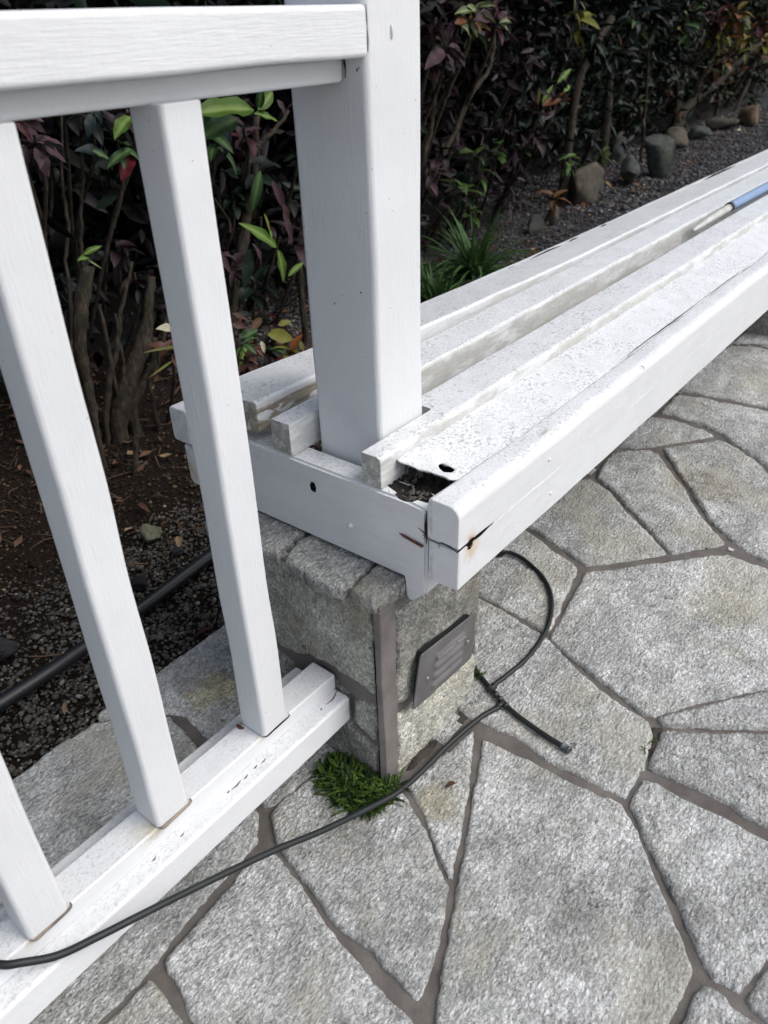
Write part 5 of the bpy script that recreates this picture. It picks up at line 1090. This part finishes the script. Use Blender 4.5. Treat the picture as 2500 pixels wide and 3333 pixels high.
loop = [(0.868,0.4815,0.0070),(0.885,0.480,0.0070),(0.905,0.4765,0.0068),(0.975,0.469,0.0066),(1.062,0.479,0.0066),(1.141,0.511,0.0066),(1.194,0.557,0.0068),(1.224,0.615,0.009),(1.228,0.650,0.012),(1.218,0.672,0.014)]
tubes('tube', [[(x,y,z,hr) for x, y, z in loop]], M_hose, h1, 14, 10)
def seg(p, d, l, r, nm='fitting', mat=None):
    p = Vector(p); d = Vector(d).normalized(); a = p-d*l/2; b_ = p+d*l/2
    prof = [(0.0,r*0.8),(0.08,r*1.18),(0.2,r*1.18),(0.24,r*0.92),(0.5,r*0.92),(0.76,r*0.92),(0.8,r*1.18),(0.92,r*1.18),(1.0,r*0.8)]
    V = []; F = []; u = d.orthogonal().normalized(); w = d.cross(u); m = len(prof)
    for t, rad in prof:
        c = a+(b_-a)*t
        for k in range(14): q_ = u*math.cos(k*math.pi/7)*rad+w*math.sin(k*math.pi/7)*rad; V.append((c+q_)[:])
    for i in range(m-1):
        for k in range(14): F.append((i*14+k, i*14+(k+1)%14, (i+1)*14+(k+1)%14, (i+1)*14+k))
    F += [tuple(range(14)), tuple((m-1)*14+k for k in range(14))]; return link(nm, mesh_from(V, F), h1, mat or M_fit)
dt = Vector((0.846-0.8625,0.441-0.481,0))
seg((0.860,0.475,0.0072), dt, 0.024, 0.0053); seg((0.8675,0.4805,0.0072), (1,0.02,0), 0.014, 0.0052)
seg((0.8485,0.4475,0.0072), dt, 0.024, 0.0053); seg((0.8405,0.4490,0.0072), (-1,0.25,0), 0.014, 0.0052)
seg((0.854,0.461,0.0071), dt, 0.012, 0.0049)
seg((0.8243,0.318,0.0068), (0.1,1,0), 0.016, 0.0056, 'end_plug', M_endcap)
seg((1.216,0.676,0.014), (0.3,1,0.1), 0.022, 0.0075, 'emitter'); seg((1.212,0.690,0.010), (0.2,0.3,1), 0.020, 0.010, 'emitter')
h2, _ = hose('irrigation_pipe', 'thick black irrigation pipe lying along the gravel behind the railing', 'pipe', [(-0.9,1.17,0.005),(-0.2,1.150,0.010),(0.331,1.146,0.008),(0.487,1.151,0.007),(0.631,1.158,0.009),(0.847,1.183,0.010),(1.2,1.22,0.006),(1.8,1.25,0.004),(3.0,1.27,0.0)], 0.0135, M_pipe)

# ================================================================ GRAVEL, MULCH
def ico():
    bm = bmesh.new(); bmesh.ops.create_icosphere(bm, subdivisions=1, radius=1.0); V = np.array([v.co[:] for v in bm.verts]); F = np.array([[v.index for v in f.verts] for f in bm.faces]); bm.free(); return V, F
IV, IF = ico()
OV = np.array([(1,0,0),(-1,0,0),(0,1,0),(0,-1,0),(0,0,1),(0,0,-1)], float); OF = np.array([(0,2,4),(2,1,4),(1,3,4),(3,0,4),(2,0,5),(1,2,5),(3,1,5),(0,3,5)])
def pebbles(name, pos, size, mat, base=None, low=False, flat=0.65, parent=None):
    V0, F0 = (OV, OF) if low else (IV, IF); n = len(pos); nv = len(V0)
    A = rng.normal(size=(n,3,3)); Qm, _ = np.linalg.qr(A)
    S_ = size[:,None]*rng.uniform(0.6,1.25,(n,3))
    J = 1+rng.uniform(-0.25,0.25,(n,nv,1))
    P = V0[None]*J*S_[:,None,:]; P = np.einsum('nij,nvj->nvi', Qm, P); P[:,:,2] *= flat; P += pos[:,None,:]
    F = (F0[None]+(np.arange(n)*nv)[:,None,None]).reshape(-1,3)
    o = link(name, mesh_from(P.reshape(-1,3), F, False), parent, mat); o['kind'] = 'stuff'; return o
def scatter(n, x0, x1, y0, y1, s0, s1, keep=None, lift=0.25):
    x = rng.uniform(x0, x1, n); y = rng.uniform(y0, y1, n)
    if keep is not None: k = keep(x, y); x, y = x[k], y[k]
    s = rng.uniform(s0, s1, len(x))**1.0; s = s*np.where(rng.random(len(x)) > 0.93, 1.6, 1.0); z = soil_h(x, y)+s*lift+rng.uniform(0, 0.004, len(x)); return np.stack([x, y, z], 1), s
p, s = scatter(30000, -0.3, 1.7, 0.992, 1.75, 0.0022, 0.0052, lambda x, y: rng.random(len(x)) < np.clip((1.50+0.12*noise2(x,y,4,81)-y)/0.22, 0.02, 1))
gr = pebbles('gravel_bed', p, s, M_peb); gr['label'] = 'strip of small grey brown gravel between the paving and the soil'
p, s = scatter(34000, 1.7, 4.4, 1.0, 2.75, 0.0035, 0.0085, lambda x, y: rng.random(len(x)) < np.clip((2.5-y)/0.4, 0.12, 1))
p2, s2 = scatter(30000, 4.4, 10.5, 1.2, 3.1, 0.006, 0.015, lambda x, y: y < 2.9)
p, s = np.vstack([p, p2]), np.concatenate([s, s2])
ci = pebbles('cinder_bed', p, s, M_cin, low=True); ci['label'] = 'dark lava cinder ground running behind the bench'
p, s = scatter(26000, -0.6, 2.6, 1.30, 2.5, 0.0018, 0.0065)
mu = pebbles('mulch', p, s, M_mulch, low=True, flat=0.5); mu['label'] = 'dark brown mulch under the bushes'
V = []; F = []; rs = random.Random(31)
tw = []
for k in range(420):
    x, y = rs.uniform(-0.2,2.2), rs.uniform(1.25,2.5); a = rs.uniform(0,6.28); l = rs.uniform(0.02,0.10); z = float(soil_h(x,y))+0.010; b_ = rs.uniform(-0.6,0.6); r_ = rs.uniform(0.0006,0.0016)
    tw.append([(x,y,z,r_),(x+l*0.5*math.cos(a),y+l*0.5*math.sin(a),z+rs.uniform(0,0.008),r_),(x+l*0.5*(math.cos(a)+math.cos(a+b_)),y+l*0.5*(math.sin(a)+math.sin(a+b_)),z+rs.uniform(-.003,.008),r_*0.5)])
o = tubes('litter', tw, leaf_mat('pale root', (0.12,0.075,0.05), (0.12,0.08,0.05), rough=0.8, trans=0), None, 5, 4); o['kind'] = 'stuff'; o['label'] = 'thin dry roots and twigs on the soil'

def lit(n): 
    x = rng.uniform(0.2, 10, n); y = rng.uniform(1.5, 2.2, n)+0.09*x; return np.stack([x, y, soil_h(x,y)+0.012], 1)
# rocks at the foot of the hedge
def rock(p, w, h, c, seed, label):
    bm = bmesh.new(); bmesh.ops.create_icosphere(bm, subdivisions=3, radius=1.0); rs = random.Random(seed)
    planes = [(Vector((rs.gauss(0,1), rs.gauss(0,1), rs.gauss(0,0.8))).normalized(), rs.uniform(0.38,0.72)) for _ in range(14)]
    for v in bm.verts:
        d = v.co.copy()
        for n_, k in planes:
            t = d.dot(n_)
            if t > k: d -= n_*(t-k)*0.97
        d *= 1+0.07*float(fbm(d.x*1.3+seed, d.y+d.z, 2.2, 3, 5)); v.co = Vector((p[0]+d.x*w*0.88, p[1]+d.y*w*0.62, max(-0.06, -0.015+h*0.40+d.z*h*0.66)))
    me = bpy.data.meshes.new('m')
    for e in bm.edges: e.smooth = e.calc_face_angle(0) < 0.30
    for f in bm.faces: f.smooth = True
    bm.to_mesh(me); bm.free()
    for v in me.vertices: v.co = v.co-Vector((p[0],p[1],0))
    o = link('rock', me, None, ROCKM[c]); o.location = (p[0],p[1],0); tag(o, label, 'rock', 'rocks along the foot of the hedge'); return o
RL = ['large angular brown rock behind the bench, the nearest of the big rocks to the post','mossy grey rock right behind the angular brown rock','tall rounded dark grey rock leaning at the hedge foot','small grey rock wedged between the two grey rocks and the stems','low wide brown rock below the fan of stems',
      'flat brown rock beside the round tan boulder at the upper right','round tan boulder at the far right end of the rock row','narrow upright brown stone between the grass clump and the big angular rock','low grey rock just right of the grass clump','pale mossy rock on the gravel between the two long balusters',
      'black rock at the left edge of the photo above the pipe','black rock on the gravel right behind the thick pipe','dark stone half hidden under the grass clump, left one','dark stone under the grass clump, right one next to the bench edge','small grey stone in the row just left of the flat brown rock','grey stone touching the base of the large angular rock on its right','small dark stone beside the dry tan leaf on the gravel']
for i, (p, w, h, c) in enumerate(ROCKS): rock(p, w, h, c, i+3, RL[i])

# ================================================================ LEAVES AND BUSHES
def leaf_mesh(L=1.0, W=0.30, fold=0.25, droop=0.35, wave=0.0, n=7, seed=0, tipsharp=1.0):
    rs = random.Random(seed); V = []; F = []; vein = []; ph = rs.uniform(0, 6)
    for i in range(n+1):
        t = i/n; w = W*(math.sin(math.pi*min(1, t**0.85*1.0))**0.75)*(1-0.15*t) if 0 < t < 1 else 0.012
        x = L*math.sin(t*droop)/droop if droop else L*t; z = L*(math.cos(t*droop)-1)/droop if droop else 0
        for j, sgn in enumerate((-1,-0.5,0,0.5,1)):
            V.append((x, sgn*w*L*0.5, z+abs(sgn)*w*L*fold*0.6+wave*L*math.sin(t*14+ph+(2.0 if sgn > 0 else 0))*abs(sgn)*w*2)); vein.append(1.0 if sgn == 0 else 0.0)
    for i in range(n):
        for j in range(4): a = i*5+j; F.append((a, a+5, a+6, a+1))
    me = mesh_from(V, F); at = me.attributes.new('vein', 'FLOAT', 'POINT'); at.data.foreach_set('value', vein); return me
LEAF_SHAPES = [dict(W=.40,fold=.3,droop=.6),dict(W=.34,fold=.35,droop=1.0),dict(W=.46,fold=.2,droop=.5,wave=.03),dict(W=.38,fold=.3,droop=1.4),dict(W=.48,fold=.25,droop=.9,wave=.05)]
leaf_cache = {}
def get_leaf(pal, k):
    if (pal, k) not in leaf_cache:
        me = leaf_mesh(seed=k, **LEAF_SHAPES[k]); me.materials.append(LM[pal]); leaf_cache[(pal, k)] = me
    return leaf_cache[(pal, k)]
MIX = {'plum':['plum','plum','redplum','purplegrey'],'dark':['dark','dark','darkplum','darkgreen'],'darkplum':['darkplum','darkplum','dark','plum'],'purplegrey':['purplegrey','purplegrey','plum'],'green':['green','green','slate'],
       'yellow':['yellow','yellowgreen','orange','yellowgreen'],'orange':['orange','yellow','redplum','green'],'greenred':['greenred','green','plum'],'glimpse':['glimpse','glimpse','darkgreen']}
BUSH = {
 'b0':((1.05,1.95,0),'dark purple bush on two thin stems with grey underleaves, beside the left long baluster'),
 'b1':((1.15,1.85,0),'old woody bush with a thick forked trunk, behind the two long balusters'),
 'b2':((1.6,1.9,0),'mixed green and purple bush with lime leaves, between the right baluster and the post'),
 'b3':((2.8,2.0,0),'plum croton right of the post with drooping grey purple rosettes on long bare stems'),
 'b4':((4.9,2.3,0),'dark croton with a brown trunk and lime shoots behind the large angular rock'),
 'b5':((6.2,2.5,0),'thin dark bush with one straight slender stem behind the tall grey rock'),
 'b6':((7.9,2.8,0),'yellow and orange croton on a fan of leaning grey stems at the upper right'),
 'b7':((9.8,2.9,0),'orange croton with two slender leaning stems behind the tan boulder'),
}
BO = {}
for k, (loc, lab) in BUSH.items():
    BO[k] = empty('croton_bush', loc); tag(BO[k], lab, 'bush', 'croton bushes in the hedge')
grp = {}
for b_, pts in STEMS: grp.setdefault(b_, []).append(pts)
for b_, ls in grp.items():
    for pts in ls:
        pts = [tuple(p) for p in pts]
        end = pts[-1]
        if end[2] < 0.25: pts.append((end[0], end[1], -0.05, end[3]*1.15))
        tubes('stem', [pts], M_bark, BO[b_], 9, 5, bumpy=0.004)
rs = random.Random(77); leafcount = {}
def add_leaf(bush, pos, direction, L, pal, roll=0.0, shape=None):
    me = get_leaf(pal, rs.randrange(len(LEAF_SHAPES)) if shape is None else shape)
    o = bpy.data.objects.new('leaf', me); COL.objects.link(o); o.parent = bush
    d = Vector(direction).normalized(); q_ = d.to_track_quat('X', 'Z'); m = q_.to_matrix().to_4x4() @ Matrix.Rotation(roll, 4, 'X')
    m = Matrix.Translation(Vector(pos)-bush.location) @ m @ Matrix.Diagonal((L,L,L,1)); o.matrix_local = m
    leafcount[bush.name] = leafcount.get(bush.name, 0)+1; return o
for (b_, c, L, n, pal, dr) in ROSETTES:
    bush = BO[b_]; c = Vector(c)
    pals = MIX.get(pal, [pal]); big = n > 22
    for k in range(n):
        if leafcount.get(bush.name, 0) > 235: break
        a = k*2.399+rs.uniform(-.3,.3); tier = k/n
        el = (0.9-1.3*tier)-dr*0.7+rs.uniform(-.25,.25)
        d = Vector((math.cos(a)*math.cos(el), math.sin(a)*math.cos(el)-0.15, math.sin(el)))
        off = Vector((rs.uniform(-1,1), rs.uniform(-1,1), rs.uniform(-1,1)))*L*(1.3 if big else 0.15)
        add_leaf(bush, c+off-Vector((0,0,tier*L*0.35)), d, L*rs.uniform(0.75,1.1), rs.choice(pals), rs.uniform(-.5,.5))
    # stalk that carries the rosette
    dn = c+Vector((rs.uniform(-.05,.05), 0.10+rs.uniform(0,.1), -0.30)); rr_ = 0.004+0.0012*c.x
    tubes('stem', [[(c.x,c.y,c.z+L*0.15,rr_*0.7),(c.x+rs.uniform(-.01,.01),c.y+0.02,c.z-0.10,rr_),(dn.x,dn.y,dn.z,rr_*1.1),(dn.x+rs.uniform(-.05,.05),dn.y+0.15,dn.z-0.3,rr_*1.3)]], M_bark, bush, 6, 4, bumpy=0.002)
def hero_mesh(pal, wr):
    key = (pal, round(wr, 1), rs.randrange(3))
    if key not in leaf_cache:
        me = leaf_mesh(W=max(0.08, key[1])*0.82, fold=0.25, droop=(0.35,0.6,0.9)[key[2]], wave=0.05 if wr > 0.3 else 0.01, n=9, seed=key[2]); me.materials.append(LM[pal]); leaf_cache[key] = me
    return leaf_cache[key]
for (b_, p0, p1, pal, wr) in HERO:
    p0 = Vector(p0); p1 = Vector(p1); bush = BO[b_]; d = p1-p0; L = d.length*1.08; x = d.normalized()
    zc = (Vector((-0.25,-0.75,0.75))+Vector((rs.uniform(-.35,.35), rs.uniform(-.3,.3), rs.uniform(-.3,.3)))); z = (zc-x*zc.dot(x)).normalized(); y = z.cross(x)
    o = bpy.data.objects.new('leaf', hero_mesh(pal, wr)); COL.objects.link(o); o.parent = bush
    o.matrix_local = Matrix.Translation(p0-bush.location) @ Matrix((x, y, z)).transposed().to_4x4() @ Matrix.Diagonal((L,L,L,1))
# each bush's inner foliage, too deep in the shade to pick apart
def leaf_cloud(name, n, sampler, L0, L1, mat, parent=None, down=0.3, wid=0.16):
    P = sampler(n); n = len(P); L = rng.uniform(L0, L1, n)
    d = rng.normal(size=(n,3)); d[:,2] = d[:,2]*0.7-down; d /= np.linalg.norm(d, axis=1, keepdims=True)
    s_ = np.cross(d, rng.normal(size=(n,3))); s_ /= np.linalg.norm(s_, axis=1, keepdims=True); nn = np.cross(d, s_)
    w = L*wid
    T = [(0,0,0),(0.35,0.9,0.25),(0.35,0,0),(0.35,-0.9,0.25),(0.75,0.6,0.15),(0.75,0,-0.08),(0.75,-0.6,0.15),(1,0,-0.2)]
    V = np.stack([P+d*(L*a)[:,None]+s_*(w*b_)[:,None]+nn*(w*c)[:,None] for a, b_, c in T], 1)
    Q = np.array([(0,1,2,2),(0,2,3,3),(1,4,5,2),(2,5,6,3),(4,7,5,5),(5,7,6,6)])
    tri = np.array([(0,1,2),(0,2,3),(1,4,5),(1,5,2),(2,5,6),(2,6,3),(4,7,5),(5,7,6)])
    F = (tri[None]+(np.arange(n)*8)[:,None,None]).reshape(-1,3)
    o = link(name, mesh_from(V.reshape(-1,3), F), parent, mat); o['kind'] = 'stuff'; return o
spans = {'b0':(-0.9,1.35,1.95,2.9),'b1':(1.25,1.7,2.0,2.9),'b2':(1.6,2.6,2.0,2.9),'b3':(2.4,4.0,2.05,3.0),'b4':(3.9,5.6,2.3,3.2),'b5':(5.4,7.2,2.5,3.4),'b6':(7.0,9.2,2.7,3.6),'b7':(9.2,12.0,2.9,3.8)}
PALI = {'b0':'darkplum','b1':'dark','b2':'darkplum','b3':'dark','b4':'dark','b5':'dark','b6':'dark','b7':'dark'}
for b_, (x0,x1,y0,y1) in spans.items():
    def smp(n, x0=x0, x1=x1, y0=y0, y1=y1):
        P = np.stack([rng.uniform(x0,x1,n), y0+(y1-y0)*rng.random(n)**0.8, 0.05+2.0*rng.random(n)], 1)
        k = rng.random(n) < np.clip((P[:,2]-0.15)/0.9, 0.12, 1)*np.clip((P[:,1]-y0+0.12)/0.35, 0.15, 1); return P[k]
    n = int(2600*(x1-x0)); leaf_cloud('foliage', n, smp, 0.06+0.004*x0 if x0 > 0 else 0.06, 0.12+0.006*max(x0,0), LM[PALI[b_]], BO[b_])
    def smp2(n, x0=x0, x1=x1, y0=y0, y1=y1):
        return np.stack([rng.uniform(x0,x1,n), rng.uniform(y0-0.15, y1, n), 1.05+1.0*rng.random(n)], 1)
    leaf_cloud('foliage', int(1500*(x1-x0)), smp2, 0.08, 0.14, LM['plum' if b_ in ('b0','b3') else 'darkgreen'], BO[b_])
    def smp3(n, x0=x0, x1=x1, y0=y0, y1=y1):
        return np.stack([rng.uniform(x0,x1,n), rng.uniform(y0-0.12, y0+0.3, n), 0.15+0.9*rng.random(n)], 1)
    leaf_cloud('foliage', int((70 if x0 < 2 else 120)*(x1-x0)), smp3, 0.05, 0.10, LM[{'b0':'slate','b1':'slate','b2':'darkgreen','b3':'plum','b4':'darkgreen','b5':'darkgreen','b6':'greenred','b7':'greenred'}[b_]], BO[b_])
for b_, (x0,x1,y0,y1) in spans.items():
    def smp4(n, x0=x0, x1=x1, y0=y0, y1=y1):
        P = np.stack([rng.uniform(x0,x1,n), rng.uniform(y0-0.10, y0+0.45, n), 0.12+1.0*rng.random(n)**0.7], 1); k = noise2(P[:,0]+P[:,1], P[:,2], 5, 9) > -0.15; return P[k]
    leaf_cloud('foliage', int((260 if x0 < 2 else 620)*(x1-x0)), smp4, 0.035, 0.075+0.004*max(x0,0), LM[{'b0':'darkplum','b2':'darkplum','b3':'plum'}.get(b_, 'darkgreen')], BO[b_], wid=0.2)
# the dense mass of the hedge behind
def back(n): return np.stack([rng.uniform(-2.5,14,n), rng.uniform(2.9,3.9,n)+0.25*np.clip(rng.uniform(0,1,n),0,1), rng.uniform(-0.02,2.3,n)], 1)
def shape_back(n):
    P = back(n); P[:,1] += 0.07*np.clip(P[:,0]-3, 0, 11); return P
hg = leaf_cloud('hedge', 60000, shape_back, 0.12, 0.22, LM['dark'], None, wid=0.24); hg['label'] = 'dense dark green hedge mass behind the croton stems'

for nm, cnt in (('brown', 800), ('tan', 190), ('orangebrown', 60)):
    P = lit(cnt); a = rng.uniform(0, 6.28, cnt); L = rng.uniform(0.02, 0.05, cnt); w = L*rng.uniform(0.14,0.28,cnt); dx_, dy_ = np.cos(a), np.sin(a); h1_ = rng.uniform(-.004,.012,cnt); h2_ = rng.uniform(0,.010,cnt)
    A0 = P; A1 = P+np.stack([dx_*L/2-dy_*w, dy_*L/2+dx_*w, h2_], 1); A2 = P+np.stack([dx_*L, dy_*L, h1_], 1); A3 = P+np.stack([dx_*L/2+dy_*w, dy_*L/2-dx_*w, h2_*0.5], 1); A4 = P+np.stack([dx_*L/2, dy_*L/2, -h2_*0.3], 1)
    V = np.stack([A0,A1,A2,A3,A4], 1).reshape(-1,3); F = (np.array([(0,1,4),(1,2,4),(2,3,4),(3,0,4)])[None]+(np.arange(cnt)*5)[:,None,None]).reshape(-1,3)
    o = link('leaf_litter', mesh_from(V, F), None, LM[nm]); o['kind'] = 'stuff'; o['label'] = 'scattered dry leaf litter along the foot of the hedge'
# fallen leaves
FL = ['cream dry leaf lying on the cinder by the tan boulder','orange dry leaf at the foot of the large angular rock','orange brown leaf hanging low, left of the large angular rock','long orange brown leaf on the cinder right of the grass clump','yellow green leaf right beside the grass clump','curled tan leaf on the cinder near the bench edge','tan dry leaf right of the large angular rock','tan dry leaf closest to the angular rock base, upper side','tan leaf on the cinder below the tall grey rock','broad tan leaf on the gravel between the two long balusters','orange brown leaf on the soil above the broad tan leaf','tan leaf on the soil by the left long baluster','yellow green leaf on the cinder left of the large rock','small cream leaf by the flat brown rock','small orange leaf by the flat brown rock','small tan curl beside the yellow green leaf at the grass clump','thin tan leaf on the gravel below the thick pipe','dark red leaf on the gravel next to the paving edge','brown leaf on the soil between the balusters','brown leaf in the litter below the large angular rock','tiny yellow green leaf below the grey rocks','small tan leaf on the cinder between grass clump and bench']
for i, (p, L, c) in enumerate(FALLEN):
    a = rs.uniform(0, 6.28); me = leaf_mesh(seed=i+40, W=0.34, fold=0.5, droop=rs.uniform(0.4,1.3), wave=0.06); me.materials.append(LM[c])
    o = bpy.data.objects.new('fallen_leaf', me); COL.objects.link(o); z = float(soil_h(p[0], p[1]))+0.020
    if i == 2: z += 0.05
    o.matrix_world = Matrix.Translation((p[0],p[1],z)) @ Matrix.Rotation(a, 4, 'Z') @ Matrix.Rotation(rs.uniform(-.3,.1), 4, 'Y') @ Matrix.Diagonal((L,L,L,1)); tag(o, FL[i], 'leaf', 'dry leaves fallen on the ground')

# grass clump by the bench
def grass(loc, n, L, label, seed):
    rs = random.Random(seed); V = []; F = []
    for k in range(n):
        a = rs.uniform(0, 6.28); l = L*rs.uniform(0.5,1.1); w = 0.0085*rs.uniform(0.7,1.2); lean = rs.uniform(0.25,1.25); o_ = len(V); m = 7; bx, by = rs.gauss(0,.02), rs.gauss(0,.02)
        for i in range(m+1):
            t = i/m; r_ = l*(lean*t+0.35*t*t*lean)*0.75; z = l*(t*(1.15-lean*0.45)-0.75*lean*t*t); ww = w*(1-t**2.2)+0.0005
            x, y = bx+r_*math.cos(a), by+r_*math.sin(a); V += [(x-ww*math.sin(a), y+ww*math.cos(a), z+0.002), (x, y, z-0.001), (x+ww*math.sin(a), y-ww*math.cos(a), z+0.002)]
        for i in range(m):
            b_ = o_+i*3; F += [(b_,b_+1,b_+4,b_+3),(b_+1,b_+2,b_+5,b_+4)]
    t = empty('grass_clump', (loc[0],loc[1],0)); tag(t, label, 'grass clump', 'grass clumps behind the bench'); me = mesh_from(V, F); o = bpy.data.objects.new('blades', me); COL.objects.link(o); me.materials.append(LM['grass']); o.parent = t; o.location = (0,0,-0.01); return t
grass((2.90,1.82), 170, 0.42, 'strappy green grass clump between the post and the rocks, behind the bench', 1)
grass((2.52,1.76), 100, 0.32, 'darker grass clump against the right side of the post, left of the bigger clump', 2)
grass((7.62,2.60), 10, 0.22, 'small upright fern sprig between the low brown rocks at the upper right', 5)

# weed at the pillar foot
def weed(loc, R_, n, label, seed, hmax=0.04, name='weed', sc=1.0):
    rs = random.Random(seed); V = []; F = []; V2 = []; F2 = []
    for k in range(n):
        a = rs.uniform(0, 6.28); r_ = math.sqrt(rs.random()); bx, by = loc[0]+R_[0]*r_*math.cos(a), loc[1]+R_[1]*r_*math.sin(a)
        l = rs.uniform(0.012,0.028)*sc; da = rs.uniform(0, 6.28); el = rs.uniform(0.1,0.9); base = hmax*(1-r_)*rs.uniform(0.2,1.0)
        dirv = Vector((math.cos(da)*math.cos(el), math.sin(da)*math.cos(el), math.sin(el))); bright = rs.random() < 0.62
        m = 11
        for i in range(m):
            t = i/(m-1); c = Vector((bx, by, 0.003+base))+dirv*l*t-Vector((0,0,0.3*l*t*t))
            for sgn in (-1, 1, 0):
                s_ = dirv.cross(Vector((0,0,1))).normalized()*sgn*0.8+dirv*0.6+Vector((0,0,rs.uniform(-.2,.6))); s_.normalize(); L = 0.0034*(1-0.35*t)*rs.uniform(.8,1.2)*sc; w = s_.cross(Vector((rs.uniform(-.3,.3),rs.uniform(-.3,.3),1))).normalized()*L*0.5
                VV, FF = (V, F) if bright else (V2, F2); o_ = len(VV); VV += [c[:], (c+s_*L*0.5+w)[:], (c+s_*L)[:], (c+s_*L*0.5-w)[:]]; FF.append((o_,o_+1,o_+2,o_+3))
    t = empty(name, (loc[0],loc[1],0)); tag(t, label, 'weed'); 
    o = link('sprigs', mesh_from(V, F), t, LM['weed']); o['kind'] = 'stuff'
    if V2: o = link('lower_sprigs', mesh_from(V2, F2), t, LM['weeddark']); o['kind'] = 'stuff'
    return t
weed((0.567,0.545,0), (0.040,0.060), 560, 'feathery green weed growing at the left foot of the pillar', 3, 0.022)
weed((0.588,0.495,0), (0.030,0.018), 60, 'feathery yellow green weed sprigs touching the hose at the pillar corner', 4, 0.02)
weed((0.872,0.520,0), (0.006,0.012), 9, 'tiny green weed behind the right edge of the pillar', 5, 0.02)
weed((0.925,0.214,0), (0.006,0.006), 6, 'tiny weed in the dark gap between three paving stones, upper one', 6, 0.0, sc=0.4)
weed((0.900,0.216,0), (0.006,0.006), 6, 'tiny weed in the dark gap between three paving stones, lower one', 7, 0.0, sc=0.4)

# shade painted as dark sheet at pillar foot; dirt in an open joint
M_dirt_shade = simple('black dirt and painted shade', (0.050,0.044,0.037), 0.9, 0.15, 700, 0.4, 0.0008, var=0.4)
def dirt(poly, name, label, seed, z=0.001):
    V, q = slab(poly, 0.003, drop=0.004, relief=0.0005, edge=0.012, edge_noise=0.004, seed=seed, zfun=lambda U, W_: z+0*U); o = link(name, mesh_from(V, q), None, M_dirt_shade); tag(o, label, 'soil'); o['kind'] = 'stuff'; return o
dirt([(0.640,0.506),(0.645,0.494),(0.70,0.489),(0.76,0.482),(0.80,0.476),(0.84,0.486),(0.868,0.506)], 'dirt', 'dark patch of painted shade along the front foot of the pillar', 5, -0.0018)
dirt([(0.955,0.226),(0.942,0.232),(0.925,0.222),(0.900,0.222),(0.872,0.222),(0.872,0.212),(0.900,0.208),(0.925,0.208),(0.945,0.214),(0.962,0.214)], 'dirt', 'black dirt in the open joint between paving stones', 6, 0.0005)
p = np.stack([rng.uniform(0.66,0.86,120), rng.uniform(0.482,0.502,120), np.full(120,0.0035)], 1); g3 = pebbles('grit', p, rng.uniform(0.0004,0.0012,120), M_peb); g3['label'] = 'loose pale grit along the pillar foot'
# brown leaf scraps on the paving
for (x, y, L, c, lab) in ((0.6625,0.4195,0.020,'brown','small brown leaf scrap on the narrow stone in front of the pillar'),(0.553,0.562,0.030,'darkred','brown dry leaf under the weed at the pillar foot')):
    me = leaf_mesh(seed=3, W=0.45, fold=0.7, droop=0.8); me.materials.append(LM[c]); o = bpy.data.objects.new('fallen_leaf', me); COL.objects.link(o)
    o.matrix_world = Matrix.Translation((x,y,0.008)) @ Matrix.Rotation(2.4, 4, 'Z') @ Matrix.Diagonal((L,L,L,1)); tag(o, lab, 'leaf')
